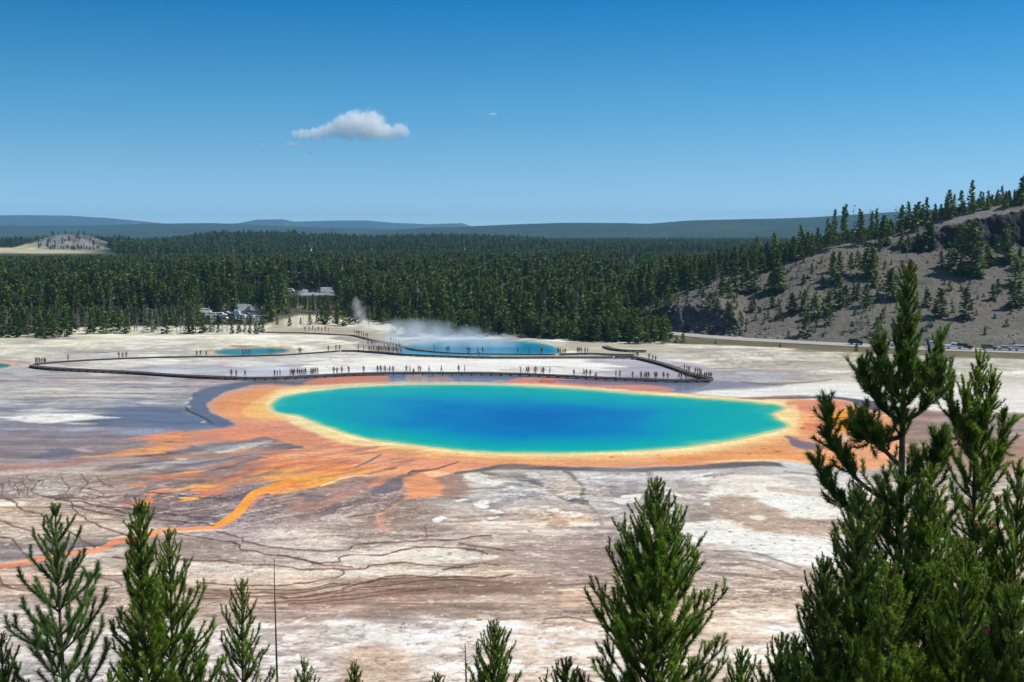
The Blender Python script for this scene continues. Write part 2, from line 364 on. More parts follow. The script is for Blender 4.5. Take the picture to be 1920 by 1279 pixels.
def paint():
    cv = Canvas(); X, Y = cv.X, cv.Y
    # base tones, anisotropic weights
    acc = np.zeros(cv.c.shape, np.float32); wt = np.zeros(X.shape, np.float32) + 1e-12
    wxp = X + 22 * fbm(cv.wx * .07, cv.wy * .07, 1, 4); wyp = Y + 9 * fbm(cv.wx * .07, cv.wy * .07, 2, 4)
    sc = np.clip((Y - 560) / 320, .28, 1.0)
    for x, y, r, g, bl in BASE:
        g -= 0
        d2 = ((wxp - x) / 3.0) ** 2 + ((wyp - y) * 1.0) ** 2
        w = 1.0 / (d2 / (sc * 10) ** 2 + .12) ** 2.2
        acc += w[..., None] * np.array((r, g, bl), np.float32) / 255; wt += w
    cv.c = acc / wt[..., None]
    def tone(y0, y1, amp, kx, ky, seed, tint=(1, 1, 1), **k):
        b, m, n = streaks(cv, y0, y1, amp, kx, ky, seed, **k)
        cv.c[b] = np.clip(cv.c[b] * (1 + (m * n)[..., None] * np.array(tint, np.float32)), 0, .97)
    tone(612, 712, .26, .04, .08, 1, tint=(1,.98,.95))
    tone(612, 712, .24, .10, .22, 2)
    tone(640, 760, .12, .25, .5, 22)
    tone(700, 830, .30, .03, .16, 3, x1=520)
    tone(700, 860, .16, .12, .6, 4, x1=560)
    tone(850, 1150, .14, .06, .30, 5, x1=1200)
    tone(620, 760, .16, .10, .35, 6, x0=1240)
    tone(770, 860, .24, .10, .4, 7, x0=1650)
    tone(880, 1300, .18, .12, .34, 8)
    tone(880, 1300, .18, .45, 1.0, 9)
    tone(1030, 1180, .20, .05, .7, 10, x0=300, x1=1250)
    tone(880, 1330, .22, .05, .16, 11)
    tone(940, 1140, .16, .03, .5, 12)
    # ---- far flats
    P, Ln = cv.poly, cv.line
    CREAM, WHITE = (232,229,216), (238,236,230)
    P([(560,690),(600,676),(660,668),(760,671),(900,675),(1040,676),(1100,680),(1165,690),(1120,696),(1060,690),(1000,692),(940,697),(860,694),(760,694),(700,690),(640,694),(590,700)], WHITE, 3, 2, .95)
    P([(940,694),(1000,689),(1045,686),(1050,690),(1010,696),(960,699)], (196,190,186), 3, 2, .7)
    P([(280,690),(380,684),(480,688),(560,694),(600,698),(560,706),(460,706),(360,701),(300,697)], (192,194,206), 4, 2, .7, wet=.6)
    P([(1100,676),(1160,672),(1210,676),(1260,690),(1310,702),(1290,708),(1180,704),(1110,698),(1180,690)], (178,174,184), 4, 2, .8, wet=.6)
    P([(1330,700),(1420,694),(1500,700),(1470,712),(1400,716),(1340,714)], (178,180,192), 4, 2, .7, wet=.6)
    P([(1300,735),(1380,727),(1480,722),(1600,720),(1760,724),(1920,726),(2080,728),(2080,770),(1920,776),(1760,771),(1640,760),(1560,750),(1440,746),(1360,744)], (228,225,219), 3, 2, .92)
    P([(1270,716),(1320,713),(1400,716),(1470,722),(1420,727),(1340,732),(1280,738),(1240,733)], (150,144,154), 3, 2, .85, wet=.8)
    Ln([(1390,716,1),(1440,720,1.4),(1500,718,1),(1560,712,.6)], (120,92,80), 1.2, 1, .6)
    Ln([(1700,694,.6),(1800,692,1),(1920,696,1)], (150,146,140), 1.5, 1, .5, brk=1)
    Ln([(129,664,.4),(168,661,.5),(223,661,.4)], (120,116,110), 1, .5, .6)
    Ln([(310,656,1),(350,653,1.2),(380,655,.6)], (168,164,158), 1.5, 1, .6)
    P([(112,668),(150,664),(220,664),(240,669),(180,674),(130,676)], (188,186,196), 3, 1.5, .6)
    P([(-160,670),(0,671),(50,674),(62,679),(36,684),(0,691),(-160,694)], (176,138,124), 2, 1.5, .6)
    P([(-160,675),(0,675),(26,678),(28,683),(0,690),(-160,693)], (222,190,164), 1.5, 1, .7)
    P([(20,696),(50,692),(90,697),(60,706),(30,704)], (196,202,200), 3, 2, .5)
    # salt streaks on the wet left flat
    b = cv.box(X0, 700, 470, 806); n_ = fbm(cv.wx[b] * .022, cv.wy[b] * .30, 431, 5, .6); n2_ = fbm(cv.wx[b] * .05, cv.wy[b] * .6, 433, 4, .6)
    rg = sstep(702, 716, cv.Y[b]) * sstep(804, 780, cv.Y[b]) * sstep(400, 250, cv.X[b]) * (1 - .6 * sstep(755, 775, cv.Y[b]) * sstep(120, 220, cv.X[b]))
    cv.lay(rg * .8 * sstep(.08, .34, n_ + .3 * n2_ + .12 * sstep(760, 725, cv.Y[b])), b, (214,212,204)); cv.lay(rg * .55 * sstep(-.12, -.4, n_ + .4 * n2_), b, (112,114,126))
    b = cv.box(X0, 804, 330, 884); n_ = fbm(cv.wx[b] * .03, cv.wy[b] * .35, 435, 5, .6); rg = sstep(804, 815, cv.Y[b]) * sstep(884, 870, cv.Y[b]) * sstep(320, 230, cv.X[b])
    cv.lay(rg * .5 * sstep(.1, .4, n_), b, (186,170,164)); cv.lay(rg * .5 * sstep(-.1, -.4, n_), b, (116,104,112))
    # small pool rim
    P([(394,659),(420,651),(480,649),(530,649),(556,653),(548,659),(515,664),(470,668),(420,668),(400,664)], (190,166,138), 1.5, 1, .75)
    Ln([(400,656,.6),(440,650,1),(480,649,.6)], (176,120,72), 1, .8, .7); Ln([(520,649,.6),(545,651,1),(558,653,.5)], (160,106,60), 1, .8, .7)
    P([(396,660),(408,657),(430,661),(420,665),(404,664)], (206,176,150), 1.5, .6, .9)
    # blue pool rim, brown deck ground left of it
    P([(640,628),(690,634),(740,640),(800,634),(900,634),(1000,635),(1060,648),(1060,668),(960,671),(840,671),(720,664),(660,648)], (150,143,134), 3, 2, .8, streak=.3)
    P([(960,636),(1020,640),(1070,648),(1100,652),(1080,657),(1045,655),(1010,647)], (212,206,188), 1.5, 1, .85)
    P([(1060,640),(1130,640),(1230,646),(1300,650),(1230,668),(1130,664),(1060,658)], (180,172,152), 3, 2, .8, streak=.4)
    P([(505,612),(560,612),(700,616),(740,640),(690,636),(620,628),(560,626),(510,624)], (176,166,146), 2, 2, .9, streak=.3)
    # road embankment
    P([(1250,626),(1300,634),(1373,638),(1527,645),(1655,652),(1741,656),(1920,662),(2080,668),(2080,680),(1920,673),(1642,662),(1527,655),(1399,648),(1288,645),(1240,640)], (126,122,98), 1.2, .8, .95, streak=.25)
    # ---- strip between boardwalk and great pool: shallow warm water and mats
    P([(420,710),(520,711),(640,702),(760,701),(900,702),(1000,704),(1120,710),(1230,715),(1330,716),(1290,732),(1180,738),(1000,726),(800,721),(700,722),(600,730),(540,726),(470,716)], (140,140,156), 2, 1, .95, wet=1.0)
    P([(440,710),(520,711),(600,709),(640,707),(600,714),(540,716),(470,714)], (196,134,108), 1.5, 1.5, .8, streak=.5)
    P([(575,716),(610,708),(650,703),(700,702),(722,704),(730,711),(720,717),(680,720),(620,724),(560,728)], (216,138,104), 1.5, 1.5, .95, streak=.25, wet=.4)
    P([(758,711),(764,704),(780,702),(800,706),(808,712),(790,716),(765,716)], (214,168,148), 1.2, .8, .9)
    P([(806,712),(816,706),(835,705),(850,710),(846,714),(815,715)], (212,158,136), 1.2, .8, .85)
    P([(918,718),(928,713),(942,713),(952,718),(935,721)], (206,176,136), 1.2, .6, .9)
    P([(948,718),(965,710),(1000,707),(1050,709),(1120,714),(1180,718),(1250,726),(1262,734),(1200,736),(1080,727),(980,722)], (216,140,118), 1.5, 1.2, .95, wet=.4)
    P([(1040,712),(1120,713),(1210,717),(1230,721),(1130,722),(1060,718)], (156,130,152), 1.2, 1, .8, wet=1.0)
    P([(1010,712),(1035,713),(1040,718),(1015,719)], (176,92,76), 1.2, 1, .6)
    # ---- left: dark shallow water beside the orange lobe, blue-grey flat
    P([(200,768),(260,762),(330,766),(360,778),(385,790),(400,800),(350,804),(260,802),(210,800),(180,790)], (102,114,136), 6, 3, .75, streak=.3, wet=.8)
    P([(560,718),(480,715),(425,720),(375,731),(356,748),(357,770),(385,786),(405,800),(450,803),(440,790),(420,778),(404,765),(410,752),(440,740),(500,728),(560,727)], (108,106,120), 3, 1.5, .92, wet=.8)
    Ln([(350,764,1),(353,770,1.6),(375,780,1.4),(390,788,1.2),(400,795,.6)], (56,56,62), 1.5, .8, .9)
    for x, y, w in ((357,747,3),(350,755,3.5),(353,762,3),(380,791,3.4),(346,759,2)):
        P([(x-w*1.6,y),(x,y-w*.6),(x+w*1.6,y),(x,y+w*.6)], (206,210,212), 1, 1.5, .85)
    P([(-160,782),(-20,783),(0,784),(40,788),(75,793),(100,793.5),(150,788),(207,783.5),(205,781),(170,777),(100,775.5),(40,779)], (232,231,229), 1.2, 1.6, 1)
    P([(20,769),(60,766),(95,764),(130,769),(100,771),(50,772)], (206,204,202), 1.5, 1.5, .9)
    P([(120,793),(160,792),(192,793),(160,795)], (206,208,212), .8, .6, .9)
    P([(120,727),(180,725),(255,730),(230,733),(150,731)], (206,203,196), 1.5, 1.5, .8)
    P([(0,733),(60,731),(130,734),(120,738),(40,740),(0,740)], (204,201,192), 2, 2, .7, streak=.4)
    P([(0,749),(30,748),(60,751),(30,753),(0,754)], (204,203,198), 1.2, 1.2, .8)
    P([(250,753),(272,751),(290,754),(270,757)], (206,206,204), 1, 1.5, .8)
    P([(68,852),(85,842),(110,840),(135,844),(140,852),(120,860),(90,861)], (104,108,126), 3, 4, .75, streak=.5)
    P([(148,843),(158,838),(178,841),(176,848),(158,849)], (186,168,160), 2, 2, .85)
    P([(-20,870),(60,868),(100,866),(150,862),(165,868),(120,876),(60,880),(-20,884)], (172,122,108), 3, 3, .75, streak=.3)
    P([(62,915),(72,906),(95,902),(120,906),(126,915),(110,922),(85,925),(66,922)], (214,210,204), 1.5, 1.5, .85)
    P([(150,920),(170,918),(192,924),(180,930),(160,928)], (206,196,188), 1.5, 1.5, .8)
    P([(112,932),(150,928),(175,938),(150,943),(120,940)], (204,194,184), 2, 1.5, .8)
    P([(76,930),(110,926),(140,930),(120,935),(90,935)], (118,106,108), 2, 1.5, .8)
    P([(270,925),(300,922),(340,926),(400,935),(430,945),(420,965),(395,980),(330,975),(280,960),(240,950)], (108,98,108), 6, 4, .8, streak=.35, sk=(.05,.6))
    P([(90,1018),(110,1008),(150,1012),(190,1020),(180,1028),(130,1034),(100,1032)], (128,118,122), 4, 3, .6)
    P([(-60,1010),(20,1016),(50,1035),(40,1046),(-60,1052)], (136,122,122), 5, 3, .6)
    # ---- orange mats round the great pool
    OR = (230,166,124); SAL = (228,156,124)
    ring = [(388,764),(396,750),(430,733),(486,721),(545,722),(600,722),(700,718),(800,716),(950,719),(1050,722),(1150,730),(1260,738),(1380,746),(1491,748),(1564,749.5),
            (1596,754),(1612,764),(1650,771),(1690,800),(1690,850),(1665,872),(1611,881),(1538,873),(1491,866),(1462,864.5),(1400,865),(1321,870.5),(1262,874),(1146,876.5),
            (1000,874),(950,871),(910,874),(885,880),(855,887),(830,895),(826,915),(800,930),(770,930),(740,912),(700,905),(655,893),(605,912),(555,920),(520,924),(500,905),
            (480,895),(500,870),(520,850),(555,842),(540,832),(500,820),(470,826),(430,826),(412,812),(440,800),(425,788),(400,776)]
    P(ring, OR, 2.5, 2.0, 1, n=4)
    d, b, _ = cv.sdf(MAIN_POOL, 90, True, 1.5, 3, n=4, yk=2.2)
    nz = fbm(cv.wx[b] * .05, cv.wy[b] * .09, 61, 4)
    rm, rb, _ = cv.sdf(ring, 40, True, 2.0, 0, n=4)
    full = np.full(X.shape, 1e3, np.float32); full[rb] = rm; ins = sstep(3, -3, full[b])
    cv.lay(ins * .75 * sstep(.1, .5, nz), b, (214,124,98)); cv.lay(ins * .55 * sstep(-.1, -.5, nz), b, (234,164,92))
    m1 = sstep(62, 22, d + 26 * nz) * ins; cv.lay(m1 * .75, b, (232,172,112))
    m2 = sstep(36, 14, d + 12 * nz) * ins; cv.lay(m1 * .7, b, (234,178,122)); cv.lay(m2 * .9, b, (244,208,146)); m3 = sstep(19, 9, d + 5 * nz) * ins; cv.lay(m3 * .85, b, (248,226,172))
    # salmon band under the pool
    P([(640,838),(760,856),(900,866),(1100,871),(1300,864),(1400,856),(1400,866),(1300,872),(1146,876),(1000,874),(900,876),(800,880),(720,870)], SAL, 3, 2, .85)
    P([(1230,858),(1330,851),(1440,842),(1520,850),(1600,862),(1600,874),(1520,868),(1440,862),(1340,866),(1260,872)], (234,156,92), 3, 2.5, .75, streak=.3)
    P([(1320,866),(1400,861),(1480,862),(1540,870),(1480,865),(1400,865.5)], (242,206,150), 1.2, 1, .8)
    P([(1480,752),(1560,752),(1590,756),(1575,768),(1520,774),(1480,766)], (220,142,112), 3, 2, .8)
    P([(1556,776),(1600,772),(1614,790),(1622,800),(1590,806),(1572,812),(1566,800)], (242,156,52), 3, 2.5, .95)
    P([(1596,782),(1625,784),(1650,800),(1640,815),(1600,818),(1580,830),(1575,818),(1610,806),(1612,796)], (232,208,180), 2.5, 2.5, .85)
    P([(1465,768),(1490,760),(1500,778),(1490,800),(1500,815),(1480,812),(1478,795),(1470,785)], (244,212,150), 2.5, 2, .7)
    P([(1469,818),(1480,818),(1500,826),(1530,832),(1545,840),(1520,843),(1490,838),(1478,826)], (132,112,122), 2, 1.5, .9, wet=.6)
    for x, y in ((1530,776),(1522,781),(1515,795),(1505,803),(1402,850),(1456,846),(1430,842),(1232,853),(1275,854),(1150,857)):
        P([(x-7,y),(x,y-1.2),(x+7,y),(x,y+1.4)], (170,96,66), 1, 1.5, .6)
    P([(1425,748),(1480,745),(1545,742),(1600,748),(1660,757),(1690,770),(1650,772),(1612,762),(1590,752),(1540,747),(1480,748)], (98,84,98), 1.2, 1, .9, wet=.6)
    P([(1380,747),(1440,743),(1520,741),(1480,746),(1430,749)], (140,98,86), 1.2, 1, .7)
    # left lobe shading of colour: redder middle, yellow by the pool
    P([(400,764),(420,745),(470,730),(520,728),(500,740),(470,755),(460,775),(470,790),(440,792),(415,780)], (220,148,98), 4, 2, .7, streak=.3)
    P([(440,800),(480,785),(540,790),(560,800),(520,812),(480,815),(440,812)], (218,146,120), 4, 3, .8, streak=.2)
    P([(455,770),(480,752),(505,745),(500,760),(515,775),(540,784),(500,788),(470,784)], (240,184,108), 4, 2, .7)
    P([(500,798),(560,800),(640,828),(720,845),(800,858),(780,868),(700,862),(600,845),(530,822)], (222,150,118), 5, 3, .7, streak=.2)
    P([(548,789),(580,792),(605,805),(650,822),(700,834),(690,838),(630,826),(580,808),(550,797)], (244,218,162), 3, 1.5, .9)
    Ln([(470,826,1),(440,818,1.5),(412,808,1.5),(400,806,.8)], (244,176,104), 1.5, 1, .85)
    # fan of channels
    P([(437,798),(405,805),(325,809),(292,816),(262,823),(290,830),(312,834),(275,842),(225,851),(150,858),(200,859.5),(250,856),(300,848),(350,840),(375,833),(425,828),(475,827),(520,815),(480,800)], (222,146,114), 2, 2, .95, streak=.15)
    P([(425,826),(375,829),(330,836),(280,843),(225,852),(250,855),(300,847),(350,839),(380,831)], (240,172,106), 2, 2, .75, streak=.3)
    P([(295,816),(340,812),(360,818),(340,828),(300,830)], (234,150,98), 3, 2, .7)
    Ln([(310,833,.5),(330,830,1.1),(352,828,.5)], (110,84,80), 1.2, 1, .8)
    GR = (132,124,130)
    P([(497,819),(462,825),(420,829),(380,833),(352,841),(300,851),(276,853),(285,858),(240,870),(222,880),(260,878),(300,882),(355,872),(405,867),(455,857),(505,847),(560,842),(545,832),(520,824)], GR, 2, 2, .97, streak=.1)
    P([(276,853),(300,849),(315,847),(300,856),(285,858)], (92,96,112), 1.5, 1, .8)
    P([(410,848),(440,839),(475,829),(505,826),(514,830),(500,837),(460,846),(425,850)], (212,208,198), 2, 2, .9, streak=.2)
    P([(380,842),(420,836),(470,830),(440,840),(400,848),(370,850)], (170,168,168), 3, 2, .7)
    P([(262,882),(290,868),(318,858),(348,858),(372,862),(345,869),(300,876)], (214,214,214), 3, 3, .9, streak=.3)
    P([(345,862),(380,858),(410,862),(380,868),(350,870)], (160,162,168), 3, 2, .8)
    P([(560,842),(505,849),(455,860),(405,872),(355,880),(290,890),(330,896),(375,888),(430,872),(492,858),(540,856)], (208,136,98), 3, 2.5, .85, streak=.3)
    P([(372,887),(430,868),(492,857),(514,861),(467,876),(417,890),(380,896)], (128,112,116), 2.5, 2, .9, streak=.2)
    P([(520,860),(467,880),(430,892),(405,901),(355,909),(285,921),(330,918),(400,909),(450,900),(500,890),(540,870)], (214,134,90), 3, 2, .85, streak=.3)
    P([(262,938),(268,925),(290,918),(320,915),(300,925),(292,938),(275,944),(240,944),(238,938)], (216,132,102), 3, 2, .8, streak=.3)
    P([(455,898),(500,886),(546,871),(560,870),(535,882),(495,895),(462,902)], (118,102,104), 2, 1.5, .9)
    P([(430,880),(470,868),(510,862),(480,874),(445,886)], (196,130,98), 2, 2, .5)
    P([(360,932),(380,918),(400,910),(440,902),(500,900),(470,907),(430,914),(410,924),(390,934)], (218,138,98), 3, 2.5, .9, streak=.2)
    P([(430,914),(470,905),(505,905),(515,912),(470,922),(440,926)], (130,118,124), 3, 2, .8, streak=.2)
    P([(517,900),(480,902),(500,890),(560,874),(600,862),(680,866),(720,872),(700,885),(655,893),(605,911),(555,919),(517,924),(480,930),(465,925),(505,912)], (240,168,88), 4, 3, .85, streak=.25, sk=(.09,.2))
    P([(560,862),(620,850),(690,862),(660,872),(610,876),(570,880),(540,880)], (216,134,104), 5, 3, .8, streak=.3)
    P([(520,905),(580,893),(660,880),(690,878),(660,890),(605,909),(555,915),(520,920)], (246,174,68), 4, 3, .85, streak=.35, sk=(.09,.2))
    P([(600,876),(660,866),(700,868),(660,880),(620,886),(570,892)], (228,124,80), 3, 3, .6, streak=.4)
    P([(560,850),(640,842),(740,862),(800,872),(860,876),(820,884),(760,880),(700,872),(640,862)], (222,152,122), 5, 3, .7, streak=.2)
    feather_fan(cv)
    # run-off streaks that radiate from the shore of the great pool
    b = cv.box(150, 800, 900, 1000); Xb, Yb = cv.X[b], cv.Y[b]
    an = np.arctan2((Yb - 800) * 2.4, 1060 - Xb) + .05 * fbm(cv.wx[b] * .08, cv.wy[b] * .08, 130, 3); rr = np.log(np.hypot(1060 - Xb, (Yb - 800) * 2.4) + 5)
    n1 = fbm(an * 34, rr * 4, 131, 4, .55); n2 = fbm(an * 62, rr * 7, 133, 3, .5)
    orange = sstep(.10, .28, cv.c[b][..., 0] - cv.c[b][..., 2]) * sstep(828, 850, Yb + .05 * (Xb - 500)) * sstep(800, 700, Xb)
    cv.lay(orange * .75 * sstep(.12, .5, n1), b, (196,112,84)); cv.lay(orange * .7 * sstep(-.12, -.5, n1), b, (246,178,92))
    cv.lay(orange * .55 * sstep(.18, .5, n2), b, (150,118,116)); cv.lay(orange * .5 * sstep(-.2, -.5, n2), b, (240,196,150))
    grey = (1 - sstep(.08, .2, cv.c[b][..., 0] - cv.c[b][..., 2])) * sstep(820, 850, Yb) * sstep(990, 950, Yb) * sstep(150, 260, Xb) * sstep(760, 640, Xb)
    cv.lay(grey * .5 * sstep(.15, .5, n2 + .4 * n1), b, (196,180,172)); cv.lay(grey * .5 * sstep(-.15, -.5, n2 + .4 * n1), b, (98,88,96))
    cv.lay(grey * .6 * sstep(.12, .5, n1) * sstep(960, 900, Yb), b, (204,128,92))
    fray(cv, 735, 880, 34, .02, .5, 421, x1=370)
    fray(cv, 884, 1330, 30, .05, .55, 423)
    fray(cv, 612, 705, 60, .02, .25, 425); fray(cv, 745, 860, 30, .04, .4, 427, x0=1650)
    # the bright runoff stream
    Ln([(540,905,10),(510,915,8),(480,925,8.5),(462,940,9),(448,958,9.5),(432,972,9),(410,984,6),(385,991,4.5),(330,994,4.5),(292,1000,6),(250,1008,7),(215,1015,7),(196,1027,6),(160,1035,5.5),(100,1043,5),(50,1053,6),(0,1061,5.5),(-60,1066,6),(-160,1072,6)], (222,142,104), 2.5, 1.5, .95, seed=2)
    Ln([(540,903,7),(510,913,5),(480,923,5),(464,938,6),(450,956,7),(434,970,6.5),(412,982,3.5),(398,987,2)], (240,154,60), 2.5, 1.2, .95, seed=2)
    Ln([(495,930,2),(478,940,3),(468,955,2)], (208,140,112), 3, 1.5, .7)
    Ln([(400,993,1.5),(340,997,1.5),(300,1000,1)], (232,180,146), 1.5, 1, .8)
    Ln([(60,1050,1.5),(30,1054,2),(0,1057,1.5)], (238,170,140), 2, 1, .8)
    Ln([(200,1010,1),(240,1004,1.5),(262,1003,1)], (226,206,192), 2, 1, .8)
    Ln([(140,1030,1),(165,1027,1.5),(185,1026,1)], (220,190,172), 2, 1, .8)
    # streaks right of the fan
    Ln([(692,891,.6),(655,894,1.2),(625,903,1.2),(600,912,.6)], (240,206,176), 1.5, 1, .9)
    P([(585,925),(605,913),(660,896),(720,892),(770,892),(740,905),(700,912),(650,930),(600,945),(560,950),(540,940)], (160,130,122), 4, 3, .9, streak=.2)
    P([(690,910),(720,896),(760,890),(740,902),(715,912)], (214,140,104), 3, 2, .7, streak=.3)
    P([(565,935),(590,925),(620,928),(640,922),(610,938),(575,942)], (112,106,114), 3, 2, .7, streak=.3)
    P([(545,950),(600,938),(660,915),(690,912),(650,935),(610,950),(560,965)], (168,126,112), 5, 3, .6, streak=.3)
    P([(695,918),(730,900),(760,888),(790,882),(770,892),(756,905),(745,918),(710,925)], (112,108,120), 3, 2, .85)
    P([(758,893),(790,888),(830,888),(840,900),(850,925),(820,930),(770,936),(755,926),(765,910)], (220,152,112), 4, 3, .9, streak=.3)
    P([(818,896),(850,890),(872,906),(882,916),(860,928),(820,934),(832,915)], (158,130,118), 4, 2, .9)
    P([(795,886),(820,884),(842,888),(820,893),(800,892)], (240,200,158), 2, 1, .9)
    Ln([(860,866,.5),(835,874,1.2),(815,880,1.4),(790,883,2.4),(775,884,2.6),(765,888,1)], (116,84,68), 1.5, .8, .85)
    Ln([(715,852,.6),(705,858,1.8),(690,866,1.6),(665,876,.8)], (130,114,128), 1.5, 1, .9)
    Ln([(778,862,.6),(760,865,1.4),(735,868,.8)], (150,120,124), 1.5, 1, .7)
    Ln([(722,880,1),(735,879,2),(745,877,1)], (150,100,66), 1.5, 1, .8)
    Ln([(775,928,1),(755,938,1),(740,948,1.2),(725,958,1.2),(708,966,1.5),(712,978,2),(722,990,2)], (212,150,108), 3, 3, .5)
    P([(700,965),(712,962),(735,990),(745,998),(720,998),(706,985)], (196,150,130), 4, 3, .5)
    P([(1250,626),(1300,634),(1373,638.5),(1527,645.5),(1655,652.5),(1741,656.5),(1920,662.5),(2080,669),(2080,681),(1920,674),(1642,663),(1527,656),(1399,649),(1288,645),(1240,640)], (112,106,82), 1, .8, .92, streak=.2)
    # dark damp edge under the ring
    Ln([(855,888,1),(880,884,2),(910,880,3),(960,875,4),(1000,877,4),(1060,879,4),(1150,881,3.5),(1220,881,4),(1300,877,4),(1370,872,5),(1440,870,4),(1470,873,2),(1530,882,1)], (92,88,90), 3.4, 2.5, .85, brk=.4, wet=.3)
    P([(925,878),(950,871),(990,870),(1010,875),(980,880),(940,881)], (136,120,120), 2, 1, .85)
    Ln([(905,886,2),(940,893,2.5),(990,900,3),(1020,912,4),(1045,925,4),(1070,936,4.5),(1100,943,5)], (100,100,108), 4, 4, .8, brk=.7)
    Ln([(960,912,1),(930,915,2.5),(880,916,1)], (134,128,112), 3, 2, .7)
    Ln([(1060,884,3),(1078,898,3),(1090,915,3),(1096,935,3)], (120,110,104), 4, 4, .75, brk=.4)
    Ln([(1100,945,2),(1120,965,2.5),(1130,985,2)], (160,146,138), 3, 2, .7)
    Ln([(1225,880,2),(1218,900,5),(1214,918,3)], (110,108,116), 5, 5, .65, brk=.8)
    Ln([(1320,893,2),(1350,890,2.5),(1375,887,1)], (120,116,122), 2, 2, .7)
    Ln([(1180,950,4),(1165,975,6),(1160,1000,5)], (168,166,176), 5, 4, .7)
    P([(1015,905),(1040,900),(1080,902),(1088,920),(1060,930),(1030,918)], (206,194,178), 3, 2, .8)
    P([(1050,965),(1090,962),(1120,975),(1090,985),(1055,980)], (206,186,168), 4, 3, .7)
    P([(1025,982),(1050,976),(1070,984),(1050,992),(1030,990)], (158,140,128), 4, 3, .7)
    for pts in ([(868,890),(900,888),(960,908),(966,915),(930,910),(880,900)],[(852,938),(862,933),(872,935),(864,941)],[(893,945),(898,937),(912,935),(920,945),(910,952),(897,950)],[(808,970),(822,967),(834,968),(832,976),(818,979)],
                [(915,955),(935,955),(945,961),(925,961)],[(1155,935),(1170,928),(1200,925),(1195,942),(1165,946)],[(1080,888),(1120,886),(1150,892),(1190,890),(1170,898),(1110,896)],[(985,888),(1005,886),(1010,892),(990,893)],
                [(1325,943),(1333,941),(1337,944),(1330,947)],[(1270,893),(1300,890),(1330,886),(1300,896)]):
        P(pts, (242,240,236), 1.6, 3, .9, streak=.25, sk=(.2,.4))
    # white sheets on the right
    W1 = [(1330,918),(1356,905),(1408,896),(1467,900),(1500,925),(1545,935),(1620,938),(1620,976),(1545,975),(1481,971),(1437,957),(1423,938),(1360,930)]
    W2 = [(1268,1004),(1300,980),(1335,973),(1373,982),(1408,1000),(1467,1005),(1537,1008),(1620,1010),(1640,1060),(1542,1058),(1496,1056),(1437,1036),(1350,1025),(1290,1016)]
    P(W1, (234,231,225), 6, 5, .92, streak=.12); P(W2, (230,228,224), 6, 5, .92, streak=.1)
    P([(1465,868),(1500,870),(1540,878),(1620,886),(1620,900),(1540,894),(1490,884)], (214,211,207), 2.5, 2, .9)
    Ln([(1470,884,2),(1510,888,2.5),(1550,894,2)], (150,142,136), 2.5, 1.5, .7)
    P([(1365,928),(1400,930),(1440,950),(1500,975),(1620,980),(1620,1002),(1480,1000),(1420,995),(1380,975),(1340,958)], (176,160,147), 6, 4, .85, streak=.2)
    Ln([(1440,915,3),(1490,922,5),(1560,930,4)], (190,178,166), 5, 3, .8)
    P([(1405,970),(1425,967),(1438,974),(1420,978)], (216,210,202), 2, 2, .8)
    for k, pts in enumerate(([(1340,1034),(1400,1034),(1450,1046),(1500,1066)],[(1320,1046),(1380,1048),(1430,1056),(1480,1080)],[(1350,1060),(1410,1064),(1460,1076)],[(1340,1074),(1400,1078),(1450,1088)])):
        Ln([(x, y, 1.6) for x, y in pts], (146,134,126), 3, 3, .6, seed=k)
    for k in range(26):
        rs = np.random.RandomState(k + 5); x, y = (rs.uniform(1330, 1500), rs.uniform(1085, 1110)) if k % 2 else (rs.uniform(1360, 1470), rs.uniform(1055, 1115))
        w = rs.uniform(5, 14); P([(x-w,y),(x,y-1.3),(x+w,y),(x,y+1.5)], (220,216,210), 1, 3, .7, seed=k)
    # smooth pale terrace floors
    P([(345,1053),(450,1060),(560,1068),(638,1072),(640,1080),(600,1088),(520,1096),(420,1097),(352,1092),(310,1085),(300,1062)], (216,202,190), 3, 1.5, .9)
    P([(640,1048),(665,1042),(720,1043),(750,1035),(800,1028),(860,1031),(905,1040),(935,1046),(900,1054),(820,1058),(760,1054),(700,1060),(650,1062)], (222,210,196), 2.5, 1.5, .9)
    P([(770,1042),(820,1034),(880,1036),(915,1046),(870,1054),(800,1052)], (224,220,210), 4, 2, .7)
    P([(500,1024),(560,1012),(620,1012),(640,1024),(580,1031)], (208,198,188), 3, 2, .7)
    P([(560,1128),(700,1106),(800,1092),(950,1084),(1030,1083),(1035,1096),(1000,1110),(900,1112),(760,1120),(640,1140),(580,1146)], (146,124,114), 6, 3, .5, streak=.35, sk=(.05,.8))
    P([(270,1018),(340,1008),(420,1016),(450,1030),(500,1045),(560,1052),(450,1054),(380,1048),(300,1046),(262,1035)], (158,142,130), 4, 3, .65, streak=.3)
    P([(940,1020),(1040,1010),(1140,1030),(1130,1070),(1040,1078),(980,1060)], (170,158,152), 9, 5, .5, streak=.4)
    P([(642,1279),(650,1235),(680,1208),(720,1205),(755,1230),(768,1279),(770,1330),(640,1330)], (188,172,158), 7, 3, .85)
    P([(628,1274),(640,1264),(655,1268),(650,1284),(630,1286)], (130,120,110), 4, 3, .7)
    P([(545,1262),(600,1240),(640,1225),(640,1290),(560,1300)], (196,188,184), 8, 4, .6)
    # frosty lower flat: white crumbs and grey hollows
    b = cv.box(X0, 1125, 1560, Y1); n1 = fbm(cv.wx[b] * .42, cv.wy[b] * .55, 71, 5, .65); n2 = fbm(cv.wx[b] * .16, cv.wy[b] * .2, 75, 4)
    reg = sstep(1130, 1175, cv.Y[b]) * sstep(1250, 1150, cv.X[b] + 0 * n1); d2 = np.hypot((cv.X[b] - 705) / 75, (cv.Y[b] - 1262) / 55); reg = reg * sstep(.8, 1.3, d2)
